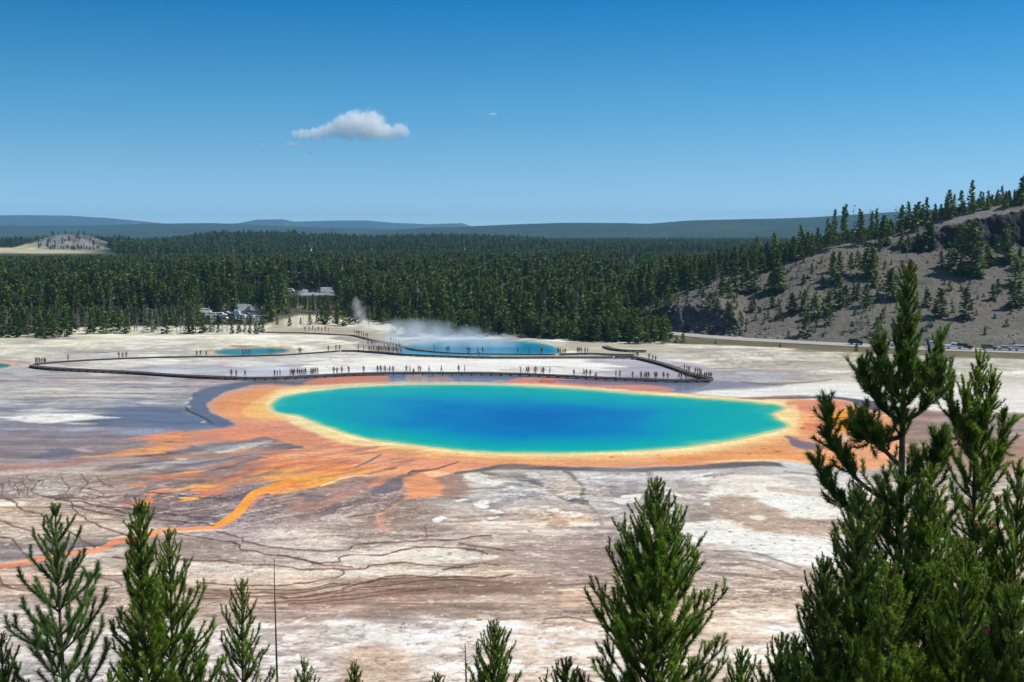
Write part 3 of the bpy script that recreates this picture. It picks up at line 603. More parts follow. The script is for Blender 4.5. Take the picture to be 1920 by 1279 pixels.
    cv.lay(reg * .8 * sstep(.12, .42, n1 + .35 * n2), b, (241,240,239)); cv.lay(reg * .7 * sstep(-.1, -.45, n1 + .3 * n2), b, (160,155,158))
    b = cv.box(850, 880, 1560, 1010); n1 = fbm(cv.wx[b] * .30, cv.wy[b] * .36, 81, 5, .65)
    reg = sstep(884, 900, cv.Y[b]) * sstep(1010, 960, cv.Y[b]) * sstep(870, 920, cv.X[b]) * sstep(1400, 1300, cv.X[b])
    cv.lay(reg * .7 * sstep(.15, .45, n1), b, (238,237,234)); cv.lay(reg * .65 * sstep(-.15, -.45, n1), b, (138,136,142))
    # crust: fine broken filaments, flecks and pits everywhere in front of the great pool
    b = cv.box(X0, 700, X1, Y1); yy_ = cv.Y[b]; wxb, wyb = cv.wx[b], cv.wy[b]; sat = cv.c[b].max(-1) - cv.c[b].min(-1); plainm = sstep(.25, .12, sat) * sstep(862, 900, yy_)
    for sd, kx, ky, dn, op, colr in ((301, .07, .22, 9, .34, (122,104,96)), (302, .16, .30, 8, .26, (232,226,220)), (303, .30, .7, 7, .22, (118,104,98))):
        n = fbm(wxb * kx, wyb * ky, sd, 5, .55) * dn; fr = np.abs(n - np.round(n)); gr = np.abs(np.gradient(n)[0]) + .4 * np.abs(np.gradient(n)[1]) + .015
        cl_ = sstep(-.05, .35, fbm(wxb * .05, wyb * .06, sd + 50, 3)); cv.lay(sstep(1.3, .3, fr / gr) * op * cl_ * plainm, b, colr)
    n = fbm(wxb * 1.1, wyb * 1.3, 310, 4, .7); cv.lay(plainm * .35 * sstep(.25, .55, n), b, (236,233,230)); cv.lay(plainm * .35 * sstep(-.25, -.55, n), b, (112,100,94))
    # the near flats are warm
    wm_ = sstep(865, 960, cv.Y)[..., None]; cv.c = cv.c * (1 + wm_ * np.array((.095, .068, .045), np.float32)); cv.c = np.clip(cv.c, 0, .965)
    def boxblur(A, r):
        for ax in (0, 1):
            B = np.cumsum(np.pad(A, [(r + 1, r) if a == ax else (0, 0) for a in range(3)], mode='edge'), axis=ax, dtype=np.float64)
            A = ((np.take(B, range(2 * r + 1, B.shape[ax]), ax) - np.take(B, range(0, B.shape[ax] - 2 * r - 1), ax)) / (2 * r + 1)).astype(np.float32)
        return A
    k_ = (.3 + .7 * sstep(890, 960, cv.Y))[..., None]; dt_ = .7 * (cv.c - boxblur(cv.c, 3)) + .4 * (cv.c - boxblur(cv.c, 14)); dt_ = dt_.mean(-1, keepdims=True) * .75 + dt_ * .25; cv.c = np.clip(cv.c + k_ * np.clip(dt_, -.13, .13), .02, .965)
    # cracks
    for k, c in enumerate(CRACKS):
        yy = np.mean([p[1] for p in c]); hw = .6 if yy < 950 else 1.05
        Ln([(x, y, hw) for x, y in c], (96,68,58) if yy > 980 else (84,66,64), 1.1, 2.4, .95, seed=k, brk=.12, ws=.5)
        if yy > 990 and 340 < c[0][0] < 900:
            Ln([(x, y + 2.5, .6) for x, y in c], (176,148,132), 2.2, 2.6, .35, seed=k, ws=.5)
    # many fine, broken contour lines where the terraces are thin
    def contours(x0, y0, x1, y1, col, op, kx, ky, seed, dens=7.0, th=.07):
        b = cv.box(x0, y0, x1, y1)
        fx = sstep(x0, x0 + 60, cv.X[b]) * sstep(x1, x1 - 60, cv.X[b]) * sstep(y0, y0 + 18, cv.Y[b]) * sstep(y1, y1 - 18, cv.Y[b])
        n = fbm(cv.wx[b] * kx, cv.wy[b] * ky, seed, 4) * dens
        fr = np.abs(n - np.round(n)); gr = np.abs(np.gradient(n)[0]) + .3 * np.abs(np.gradient(n)[1]) + .02
        m = sstep(1.6, .4, fr / gr) * fx * op * np.clip(.65 + 1.2 * fbm(cv.wx[b] * .2, cv.wy[b] * .2, seed + 5, 3), 0, 1)
        cv.lay(m, b, col)
    contours(300, 1085, 1050, 1165, (128,100,88), .6, .018, .20, 91, 9)
    contours(-100, 930, 430, 992, (96,82,86), .6, .02, .14, 94, 9)
    contours(-60, 885, 270, 950, (118,100,96), .5, .13, .10, 97, 5)
    contours(850, 1000, 1240, 1080, (140,120,108), .5, .04, .2, 101, 8)
    contours(-100, 1060, 330, 1180, (140,118,108), .5, .03, .14, 104, 6)
    contours(950, 1120, 1560, 1300, (160,138,126), .35, .05, .14, 107, 6)
    contours(1240, 640, 2070, 722, (140,124,112), .5, .04, .05, 110, 7)
    contours(-100, 630, 700, 705, (156,150,140), .45, .035, .05, 113, 6)
    contours(-100, 700, 400, 830, (112,108,118), .4, .03, .09, 116, 8)
    # broad, soft variation of tone and warmth over everything
    g1 = fbm(cv.wx * .035, cv.wy * .06, 141, 4); g2 = fbm(cv.wx * .10, cv.wy * .22, 145, 4, .6); g3 = fbm(cv.wx * .3, cv.wy * .8, 147, 3, .6)
    k = np.clip((Y - 640) / 160, .3, 1)
    cv.c = cv.c * (1 + k[..., None] * (.10 * g2 + .08 * g3)[..., None]) * (1 + k[..., None] * g1[..., None] * np.array((.05, 0, -.06), np.float32))
    b = cv.box(X0, Y0, X1, Y1); fine = fbm(cv.wx * .9, cv.wy * 1.1, 121, 4, .7) * np.clip((Y - 640) / 300, .25, 1)
    cv.c = np.clip(cv.c * (1 + .07 * fine[..., None]), 0, .96)
    return cv

def resample(cv, b, sx, sy, m):
    H, W = cv.c.shape[:2]
    jx = np.clip((sx - X0) / STEP, 0, W - 1.01); iy = np.clip((sy - Y0) / STEP, 0, H - 1.01)
    i0 = iy.astype(int); j0 = jx.astype(int); fy = (iy - i0)[..., None]; fx = (jx - j0)[..., None]; A = cv.c
    v = (A[i0, j0] * (1 - fx) + A[i0, j0 + 1] * fx) * (1 - fy) + (A[i0 + 1, j0] * (1 - fx) + A[i0 + 1, j0 + 1] * fx) * fy
    cv.c[b] = cv.c[b] * (1 - m[..., None]) + v * m[..., None]

def feather_fan(cv):
    b = cv.box(100, 790, 930, 1010); X, Y = cv.X[b], cv.Y[b]; ox, oy, ky = 1120., 792., 2.6
    dx, dy = ox - X, (Y - oy) * ky; an = np.arctan2(dy, dx); r = np.hypot(dx, dy)
    k = fbm(an * 42, r * .010, 411, 4, .62) * 66 + fbm(an * 120, r * .03, 415, 2) * 26; da = .012 * fbm(an * 12, r * .02, 413, 3)
    r2 = r + k; a2 = an + da
    m = sstep(820, 838, Y - .04 * (X - 500)) * sstep(1005, 975, Y) * sstep(110, 200, X) * sstep(860, 740, X)
    resample(cv, b, ox - r2 * np.cos(a2), oy + r2 * np.sin(a2) / ky, m)

def fray(cv, y0, y1, amp, kx, ky, seed, x0=X0, x1=X1, lim=None):
    b = cv.box(x0, y0, x1, y1); X, Y = cv.X[b], cv.Y[b]; m = sstep(y0, y0 + 14, Y) * sstep(y1, y1 - 14, Y)
    if x0 > X0: m = m * sstep(x0, x0 + 60, X)
    if x1 < X1: m = m * sstep(x1, x1 - 60, X)
    resample(cv, b, X + amp * fbm(cv.wx[b] * kx, cv.wy[b] * ky, seed, 4, .6), Y + amp * .10 * fbm(cv.wx[b] * kx * 4, cv.wy[b] * ky * .5, seed + 9, 3), m)

def pool_colour(px, py, wx, wy, d):
    """water colour: shallow and yellow at the shore, turquoise over the shelf, deep blue over the vent"""
    n = fbm(wx * .05, wy * .06, 201, 4); n2 = fbm(wx * .14, wy * .12, 205, 4)
    e = np.minimum(d, 7 + .34 * np.maximum(px - 500, 0)); e = np.minimum(e, 5 + .34 * np.maximum(1482 - px, 0))
    e = e * (1 - .38 * sstep(1120, 1400, px)) * (1 + .32 * n) + 15 * n2 * sstep(2, 26, d) + 3 * fbm(wx * .5, wy * .4, 207, 3) * sstep(0, 6, d)
    stops = [(-3,(240,214,150)),(1,(222,212,140)),(4,(160,208,150)),(9,(70,188,164)),(20,(14,174,166)),(48,(0,164,172)),(78,(0,148,180)),(112,(0,124,184)),(150,(0,104,178))]
    xs = [s[0] for s in stops]
    return np.stack([np.interp(e, xs, [s[1][k] / 255 for s in stops]) for k in range(3)], -1)
# ---------------------------------------------------------------- terrain
RIDGES = [  # name, distance of crest, foot distance, tree height there, skyline of the canopy (survey px)
 dict(D=2100., foot=1150., back=2600., tree=13., sky=[(-900,470),(-200,474),(0,474),(120,470),(200,463),(300,448),(400,437),(480,434.5),(560,438),(700,443),(850,441),(930,442),(1000,446),(1080,455),(1200,468),(1300,474),(1500,500),(3000,500)]),
 dict(D=7200., foot=4200., back=9500., tree=3., sky=[(-900,421),(0,421),(150,422),(270,419),(400,418),(460,420),(560,424),(700,429),(800,433),(900,445),(1000,470),(3000,470)]),
 dict(D=6200., foot=3300., back=9500., tree=3., sky=[(-900,470),(500,470),(640,440),(720,431),(800,426),(880,423),(960,420),(1040,418),(1100,417),(1170,417),(1215,418.5),(1300,413),(1400,410),(1500,407),(1600,402),(1700,396),(1800,390),(2000,384),(3000,380)]),
 dict(D=12300., foot=10500., back=14000., tree=0., sky=[(-900,410),(-200,406),(0,403.5),(60,403),(130,404),(200,408),(280,416),(330,421),(450,440),(3000,460)]),
 dict(D=13500., foot=9500., back=15500., tree=0., sky=[(-900,440),(380,424),(450,418),(480,412.5),(530,411.5),(552,416),(640,413.5),(690,413.5),(740,418),(800,420.5),(866,418.5),(884,424),(960,430),(3000,430)]),
]

def azpx(x, y): return 960 + F_PX * x / (y * CP + 3.5)

def terrain(x, y):
    D = np.maximum(np.asarray(y, float), 1.0); px = azpx(x, D)
    z = -6.0 * sstep(650, 1250, D) + sstep(420, 700, D) * 1.2 * fbm(x * .006, y * .006, 301, 3)
    z = np.maximum(z, 7.5 * sstep(1180, 1300, D) * sstep(2100, 1900, D) * sstep(290, 200, px) - 8 * (px >= 290))
    for r in RIDGES:
        yy = interp(px, r['sky']) + 1.2 * fbm(px * .012, D * 0 + r['D'] * .01, 303, 4) * (1 if r['tree'] else .5)
        zc = CAM_H + (HORIZON - yy) / F_PX * r['D'] - r['tree']
        s = sstep(r['foot'], r['D'], D) * sstep(r['back'] + .35 * (r['back'] - r['D']), r['D'], D)
        z = np.maximum(z, zc * s * (1 + .10 * fbm(x * .0025, y * .0025, 305, 4) * sstep(1, .6, s)))
    # the bare knob and the meadow far off on the left
    kx, ky, _ = at_dist(132, 438, 1750.)
    q = np.hypot((x - kx) / 78., (D - 1750.) / 150.)
    z = np.maximum(z, 29.5 * np.exp(-q * q * 1.6) * (1 + .1 * fbm(x * .03, y * .03, 309, 3)))
    return z

cv = paint()
# fan shaped sheet: fine where the photograph looks, coarse at the sides and far away
rows_y = list(np.arange(1326, 646, -1.45)) + list(np.arange(646, 614, -1.0))
D_rows = [18., 30., 42., 54., 66., 74.] + [float(on_ground(960, yy)[1]) for yy in rows_y if float(on_ground(960, yy)[1]) > 78]
D = D_rows[-1]
while D < 3000: D *= 1.018; D_rows.append(D)
while D < 26000: D *= 1.03; D_rows.append(D)
D_rows = np.array(D_rows)
cpx = np.concatenate([np.linspace(-3600, -170, 60), np.arange(-150, 2071, 1.4), np.linspace(2090, 5600, 60)])
tanx = (cpx - 960) / F_PX
GX = tanx[None, :] * (D_rows[:, None] * CP + CAM_H * SP); GY = np.repeat(D_rows[:, None], len(cpx), 1)
GZ = terrain(GX, GY)
flat = GY < 425
GZ = np.where(flat, 0.0, GZ * sstep(420, 470, GY))
ppx, ppy = to_px(GX, GY, GZ * 0)
# look the colours up
jx = np.clip((ppx - X0) / STEP, 0, cv.c.shape[1] - 1.001); iy = np.clip((ppy - Y0) / STEP, 0, cv.c.shape[0] - 1.001)
def look(A):
    i0 = iy.astype(int); j0 = jx.astype(int); fy = iy - i0; fx = jx - j0
    if A.ndim == 3: fy = fy[..., None]; fx = fx[..., None]
    return (A[i0, j0] * (1 - fx) + A[i0, j0 + 1] * fx) * (1 - fy) + (A[i0 + 1, j0] * (1 - fx) + A[i0 + 1, j0 + 1] * fx) * fy
gc = look(cv.c); gw = look(cv.wet)
# beyond the surveyed map: plain sinter with broad mottling
side = np.clip(np.maximum(X0 + 40 - ppx, ppx - X1 + 40) / 200, 0, 1)
mott = .5 + .5 * fbm(GX * .03, GY * .03, 311, 4)
plain = np.array((176,164,156)) / 255 + (mott[..., None] - .5) * .22
gc = gc * (1 - side[..., None]) + plain * side[..., None]; gw = gw * (1 - side)
alb = lin(gc) / LIGHT
# forest floor / far slopes
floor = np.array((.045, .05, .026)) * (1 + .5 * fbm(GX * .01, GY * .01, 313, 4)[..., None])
def edge_d(px): return interp(px, [(-4000,392),(-20,392),(60,394),(125,405),(160,424),(500,430),(560,480),(640,470),(700,455),(760,415),(800,393),(1000,381),(1100,372),(1255,366),(1400,392),(6000,380)])
ED = edge_d(ppx)
wood = sstep(-13, -5, GY - ED + 4 * fbm(GX * .08, GY * .08, 315, 3))
earth = np.array((.15, .135, .085)) * (1 + .35 * fbm(GX * .06, GY * .06, 317, 4)[..., None])
near = sstep(560, 520, GY)
fl = floor * (1 - near[..., None] * .6) + earth * near[..., None] * .6
lotx = sstep(555, 570, ppx) * sstep(636, 622, ppx) * sstep(612, 618, GY) * sstep(662, 652, GY)
fl = fl * (1 - lotx[..., None]) + np.array((.22, .22, .22)) * lotx[..., None]
lot2 = sstep(370, 385, ppx) * sstep(505, 490, ppx) * sstep(436, 440, GY) * sstep(480, 470, GY)
fl = fl * (1 - lot2[..., None]) + np.array((.22, .22, .225)) * lot2[..., None]
meadow = sstep(215, 120, ppx) * sstep(1280, 1380, GY) * sstep(1800, 1700, GY)
kxp = np.hypot((ppx - 132) / 78., (GY - 1750) / 170.)
knob = sstep(1.25, .8, kxp)
fl = fl * (1 - meadow[..., None]) + np.array((.36, .33, .20)) * meadow[..., None]
fl = fl * (1 - knob[..., None]) + np.array((.15, .145, .13)) * (1 + .9 * fbm(GX * .05, GY * .02, 319, 3)[..., None]) * knob[..., None]
outc = np.zeros_like(GX)
for x0, x1, d0, d1 in ((345,420,1620,1800),(578,642,1560,1760),(860,905,1560,1740),(700,715,1600,1700)):
    outc = np.maximum(outc, sstep(x0 - 4, x0 + 6, ppx) * sstep(x1 + 4, x1 - 6, ppx) * sstep(d0, d0 + 30, GY) * sstep(d1, d1 - 30, GY))
fl = fl * (1 - outc[..., None]) + np.array((.34, .32, .27)) * outc[..., None]
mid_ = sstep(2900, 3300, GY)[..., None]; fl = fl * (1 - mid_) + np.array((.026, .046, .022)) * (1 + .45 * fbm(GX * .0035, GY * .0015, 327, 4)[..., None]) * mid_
far = sstep(10200, 11000, GY)
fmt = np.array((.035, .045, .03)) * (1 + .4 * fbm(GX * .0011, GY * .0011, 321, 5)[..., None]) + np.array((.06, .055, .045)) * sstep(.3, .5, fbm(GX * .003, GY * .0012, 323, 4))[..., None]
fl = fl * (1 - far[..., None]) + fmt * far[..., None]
alb = alb * (1 - wood[..., None]) + fl * wood[..., None]; gw = gw * (1 - wood)
# small relief on the flat, invisible from afar but there from the side
GZ = GZ + np.where(GY < 425, .05 * fbm(GX * .05, GY * .05, 325, 3), 0)
# pools sit in shallow basins
def inside_px(pts, m=0):
    d, b, ins = cv.sdf(pts, 60, True, 1.0, 3, n=4, yk=3.0)
    A = np.full(cv.X.shape, 200., np.float32); A[b] = d
    return look(A)
pd = np.minimum.reduce([inside_px(p) for p in (MAIN_POOL, BLUE_POOL, SMALL_POOL, LEFT_POOL)])
GZ = np.where((GY < 425), GZ * sstep(2, 30, pd) - .35 * sstep(2, -12, pd), GZ)
nr, nc = GX.shape
idx = np.arange(nr * nc).reshape(nr, nc)
Q = np.stack([idx[:-1, :-1], idx[:-1, 1:], idx[1:, 1:], idx[1:, :-1]], -1).reshape(-1, 4)

def ground_material():
    m = bpy.data.materials.new('sinter_ground'); m.use_nodes = True; nt = m.node_tree; p = nt.nodes['Principled BSDF']; n = N(nt)
    a = n('ShaderNodeAttribute', attribute_name='tint'); w = n('ShaderNodeAttribute', attribute_name='wet'); wd = n('ShaderNodeAttribute', attribute_name='wood')
    geo = n('ShaderNodeNewGeometry')
    n1 = n('ShaderNodeTexNoise', in_Vector=geo.outputs['Position'], in_Scale=1.3, in_Detail=9.0, in_Roughness=.75)
    mp = n('ShaderNodeMapping', in_Vector=geo.outputs['Position'], in_Scale=(.35, 1.0, 1.0))
    n2 = n('ShaderNodeTexNoise', in_Vector=mp.outputs[0], in_Scale=.35, in_Detail=7.0, in_Roughness=.6)
    f1 = n('ShaderNodeMapRange', in_0=n1.outputs['Fac'], in_1=.3, in_2=.7, in_3=.68, in_4=1.28)
    f2 = n('ShaderNodeMapRange', in_0=n2.outputs['Fac'], in_1=.3, in_2=.7, in_3=.87, in_4=1.13)
    n3 = n('ShaderNodeTexNoise', in_Vector=geo.outputs['Position'], in_Scale=.018, in_Detail=10.0, in_Roughness=.8)
    f3 = n('ShaderNodeMapRange', in_0=n3.outputs['Fac'], in_1=.35, in_2=.65, in_3=-.6, in_4=.6)
    f = n.math('MULTIPLY', n.math('MULTIPLY', f1.outputs[0], f2.outputs[0]), n.math('ADD', 1.0, n.math('MULTIPLY', f3.outputs[0], wd.outputs['Fac'])))
    vm = n('ShaderNodeVectorMath', operation='SCALE', in_0=a.outputs['Color'], in_3=f)
    nt.links.new(vm.outputs[0], p.inputs['Base Color'])
    wn_ = n.math('MULTIPLY', w.outputs['Fac'], 1.0)
    r = n('ShaderNodeMapRange', in_0=wn_, in_1=0.0, in_2=1.0, in_3=.85, in_4=.12)
    nt.links.new(r.outputs[0], p.inputs['Roughness'])
    s = n('ShaderNodeMapRange', in_0=wn_, in_1=0.0, in_2=1.0, in_3=.12, in_4=.5); nt.links.new(s.outputs[0], p.inputs['Specular IOR Level'])
    bs = n.math('MULTIPLY', n.math('SUBTRACT', 1.0, wn_), .5)
    bp = n('ShaderNodeBump', in_Strength=bs, in_Distance=.12, in_Height=n1.outputs['Fac']); nt.links.new(bp.outputs[0], p.inputs['Normal'])
    return m
me = mesh_arrays('ground', np.stack([GX, GY, GZ], -1), quads=Q, mats=[ground_material()], smooth=True,
                 attrs=dict(wet=gw, wood=wood), cattrs=dict(tint=np.clip(alb, 0, .9)))
ground = link('ground', me); tag(ground, kind='structure')

# ---- water of the four pools
def water_material(name, rough=.14, spec=.05):
    m = bpy.data.materials.new(name); m.use_nodes = True; nt = m.node_tree; p = nt.nodes['Principled BSDF']; n = N(nt)
    a = n('ShaderNodeAttribute', attribute_name='tint'); nt.links.new(a.outputs['Color'], p.inputs['Base Color'])
    p.inputs['Roughness'].default_value = rough; p.inputs['Specular IOR Level'].default_value = spec; p.inputs['IOR'].default_value = 1.33
    geo = n('ShaderNodeNewGeometry'); t = n('ShaderNodeTexNoise', in_Vector=geo.outputs['Position'], in_Scale=.8, in_Detail=4.0)
    bp = n('ShaderNodeBump', in_Strength=.08, in_Distance=.05, in_Height=t.outputs['Fac']); nt.links.new(bp.outputs[0], p.inputs['Normal'])
    return m
def pool(name, pts, label, colfun, step=2.0, z=.012, mtl=None):
    d, b, _ = cv.sdf(pts, 14, True, 1.0, 3, n=4, yk=3.0)
    k = max(1, int(step)); X = cv.X[b][:, ::k]; Y = cv.Y[b][:, ::k]; d = d[:, ::k]; wx = cv.wx[b][:, ::k]; wy = cv.wy[b][:, ::k]
    keep = d < 3.0
    col = colfun(X, Y, wx, wy, -d)
    ids = -np.ones(X.shape, int)
    q = keep[:-1, :-1] & keep[1:, :-1] & keep[:-1, 1:] & keep[1:, 1:]
    used = np.zeros(X.shape, bool); used[:-1, :-1] |= q; used[1:, :-1] |= q; used[:-1, 1:] |= q; used[1:, 1:] |= q
    ids[used] = np.arange(used.sum())
    Qd = np.stack([ids[1:, :-1], ids[1:, 1:], ids[:-1, 1:], ids[:-1, :-1]], -1)[q]
    wxx, wyy = on_ground(X[used], Y[used], z)
    me = mesh_arrays(name, np.stack([wxx, wyy, np.full(wxx.shape, z)], -1), quads=Qd, mats=[mtl], smooth=True, cattrs=dict(tint=lin(np.clip(col[used], 0, 1)) / LIGHT))
    o = link(name, me); tag(o, label, 'hot spring', kind='structure'); return o
wm = water_material('hot_spring_water')
pool('hot_spring_pool', MAIN_POOL, 'great hot spring, deep blue in the middle and turquoise to yellow at its shore', pool_colour, 1, mtl=wm)
def blue_col(px, py, wx, wy, d):
    n = fbm(wx * .08, wy * .1, 211, 3)
    e = d + 3 * n
    st = [(-2,(190,200,180)),(1,(140,200,208)),(5,(84,178,204)),(14,(40,150,190)),(40,(30,136,184))]
    return np.stack([np.interp(e, [s[0] for s in st], [s[1][k] / 255 for s in st]) for k in range(3)], -1)
def small_col(px, py, wx, wy, d):
    st = [(-2,(200,160,110)),(1,(150,160,120)),(4,(90,148,140)),(9,(50,132,140)),(30,(44,124,138))]
    return np.stack([np.interp(d, [s[0] for s in st], [s[1][k] / 255 for s in st]) for k in range(3)], -1)
pool('steaming_pool', BLUE_POOL, 'pale blue steaming pool behind the far boardwalk', blue_col, 1, mtl=wm)
pool('small_pool', SMALL_POOL, 'small teal pool with an orange rim on the white flat', small_col, 1, mtl=wm)
pool('edge_pool', LEFT_POOL, 'teal pool cut by the left edge of the picture', small_col, 1, mtl=wm)

# ---- the hillside the photographer stands on
def slope_z(y): return 34.4 - .55 * np.asarray(y, float)
hx = np.linspace(-70, 90, 161); hy = np.concatenate([np.linspace(-30, -2, 15), np.linspace(-1, 64, 66)])
HX, HY = np.meshgrid(hx, hy)
HZ = slope_z(HY) + .35 * fbm(HX * .15, HY * .15, 331, 4) * sstep(-3, 3, HY) - sstep(-1, -30, HY) * 0
HZ = np.where(HY < 0, 34.4 + .05 * -HY, HZ)
nr, nc = HX.shape; idx = np.arange(nr * nc).reshape(nr, nc)
Qh = np.stack([idx[:-1, :-1], idx[:-1, 1:], idx[1:, 1:], idx[1:, :-1]], -1).reshape(-1, 4)
mh = mat('hillside_soil', (.20, .17, .12), .95, noise=(.8, (.10, .12, .05), .2), bump=.4)
hs = link('near_hillside', mesh_arrays('near_hillside', np.stack([HX, HY, HZ], -1), quads=Qh, mats=[mh], smooth=True)); tag(hs, kind='structure')

# ---- the gravel hill on the right
HB = [(1120,612),(1170,604),(1200,618),(1260,623),(1373,632),(1527,640),(1655,646),(1741,650),(1920,655),(2300,668),(3200,690)]
HCY = [(1120,612),(1177,590),(1220,566),(1284,545),(1356,519),(1420,502),(1484,481),(1527,468),(1578,457),(1655,447),(1719,425),(1783,404),(1847,389),(1920,377),(2100,350),(2300,335),(3200,320)]
HCD = [(1120,440),(1177,447),(1284,432),(1420,426),(1578,432),(1719,440),(1920,440),(2300,450),(3200,480)]
def hill_base(px):
    yb = interp(px, HB); return on_ground(960, yb)[1]
def hill_crest(px):
    d = interp(px, HCD); return d, CAM_H + (HORIZON - interp(px, HCY)) / F_PX * d * 1.0
def hill_z(px, D):
    px = np.asarray(px, float); D = np.asarray(D, float)
    db = hill_base(px); dc, zc = hill_crest(px); t = np.clip((D - db) / (dc - db), 0, 1)
    J = interp(px, [(1660,0),(1740,5),(1800,9),(1920,12),(3200,16)]); O = interp(px, [(1165,0),(1190,2.5),(1235,8),(1340,8.5),(1375,5),(1400,0)])
    O = np.minimum(O, zc * .85)
    wob = .025 * fbm(px * .05, t * 0, 341, 3)
    z = (zc - J - O) * t ** 1.12 + J * sstep(.855 + wob, .895 + wob, t) + O * sstep(.02, .20 + wob, t)
    back = np.clip(D - dc, 0, None)
    z = z - .05 * back - .0008 * back ** 2 * (back < 250) - (back >= 250) * (50 + .35 * (back - 250))
    x = (px - 960) / F_PX * D
    g = sstep(0, .12, t)
    z = z + g * (.7 * fbm(x * .05, D * .05, 343, 4) + .25 * fbm(x * .25, D * .25, 345, 3))
    rock = np.maximum(sstep(.0, .3, J / 9) * sstep(.845, .86, t + wob) * sstep(.905, .892, t - wob), sstep(.5, 2.5, O) * sstep(.0, .02, t) * sstep(.24, .19, t))
    z = z + rock * 1.8 * fbm(x * .35, D * .35, 347, 4, .6)
    return np.maximum(z, -.6), rock, t
hp = np.concatenate([np.arange(1120, 2080, 2.2), np.arange(2080, 3200, 14)])
ht = np.concatenate([np.linspace(0, .26, 60), np.linspace(.265, .83, 80), np.linspace(.833, .92, 44), np.linspace(.925, 1, 10), 1 + np.linspace(.05, 4, 26) ** 1.0])
PX, TT = np.meshgrid(hp, ht)
DB = hill_base(PX); DC, _ = hill_crest(PX); HD = DB + TT * (DC - DB)
ZH, RK, TK = hill_z(PX, HD)
XH = (PX - 960) / F_PX * (HD * CP + (CAM_H - ZH) * SP)
YH = HD + RK * 2.6 * fbm(XH * .4, ZH * .35, 349, 4, .6)
ZH[0] = -.4
nr, nc = PX.shape; idx = np.arange(nr * nc).reshape(nr, nc)
Qh = np.stack([idx[:-1, :-1], idx[:-1, 1:], idx[1:, 1:], idx[1:, :-1]], -1).reshape(-1, 4)
grav = np.array((.122, .110, .093)) * (1 + .16 * fbm(XH * .03, YH * .03, 351, 4)[..., None] + .10 * fbm(XH * .5, YH * .5, 353, 3)[..., None])
green = sstep(.1, .5, fbm(XH * .04, YH * .06, 355, 4)) * sstep(.9, .3, TK) * .5
grav = grav * (1 - green[..., None]) + np.array((.105, .115, .065)) * green[..., None]
pale = sstep(.25, .5, fbm(XH * .025, YH * .05, 357, 4)) * .6
grav = grav * (1 - pale[..., None]) + np.array((.19, .183, .17)) * pale[..., None]
rockc = np.where(PX > 1600, .38, .9)[..., None] * np.array((.095, .09, .084)) * (1 + .9 * fbm(XH * .7, ZH * .9, 359, 3)[..., None])  # shade on the upper cliff is put into its darker rock colour
scree = sstep(.25, .55, fbm(XH * .12, YH * .2, 361, 4) + .12 * sstep(.35, .0, TK)) * .75 * (1 - sstep(1700, 1800, PX))
hc = grav * (1 - scree[..., None]) + np.array((.055, .053, .048)) * scree[..., None]
hc = hc * (1 - RK[..., None]) + np.clip(rockc, .03, .3) * RK[..., None]
fb = sstep(1.02, 1.2, TT); hc = hc * (1 - fb[..., None]) + np.array((.05, .055, .03)) * fb[..., None]
def hill_material():
    m = bpy.data.materials.new('gravel_slope'); m.use_nodes = True; nt = m.node_tree; p = nt.nodes['Principled BSDF']; n = N(nt)
    a = n('ShaderNodeAttribute', attribute_name='tint'); geo = n('ShaderNodeNewGeometry')
    n1 = n('ShaderNodeTexNoise', in_Vector=geo.outputs['Position'], in_Scale=1.3, in_Detail=6.0, in_Roughness=.7)
    v = n('ShaderNodeTexVoronoi', in_Vector=geo.outputs['Position'], in_Scale=.55)
    f1 = n('ShaderNodeMapRange', in_0=n1.outputs['Fac'], in_1=.3, in_2=.7, in_3=.66, in_4=1.34)
    vm = n('ShaderNodeVectorMath', operation='SCALE', in_0=a.outputs['Color'], in_3=f1.outputs[0]); nt.links.new(vm.outputs[0], p.inputs['Base Color'])
    h = n.math('ADD', n1.outputs['Fac'], n.math('MULTIPLY', v.outputs['Distance'], .7))
    bp = n('ShaderNodeBump', in_Strength=.8, in_Distance=.5, in_Height=h); nt.links.new(bp.outputs[0], p.inputs['Normal'])
    p.inputs['Roughness'].default_value = .95; p.inputs['Specular IOR Level'].default_value = .1
    return m
hill = link('gravel_hill', mesh_arrays('gravel_hill', np.stack([XH, YH, ZH], -1), quads=Qh, mats=[hill_material()], smooth=True, cattrs=dict(tint=np.clip(hc, 0, .9))))
tag(hill, kind='structure')
def on_hill(px, py):
    """where the ray through survey px meets the hill"""
    d = np.linspace(float(hill_base(px)), float(hill_crest(px)[0]) + 20, 300)
    z, _, _ = hill_z(np.full(d.shape, px), d); _, yy = to_px(0 * d, d, z)
    i = int(np.argmin(np.abs(yy - py) + 1e-4 * np.arange(len(d))))
    x, y, _z = at_dist(px, yy[i], d[i])
    return float(x), float(y), float(z[i])
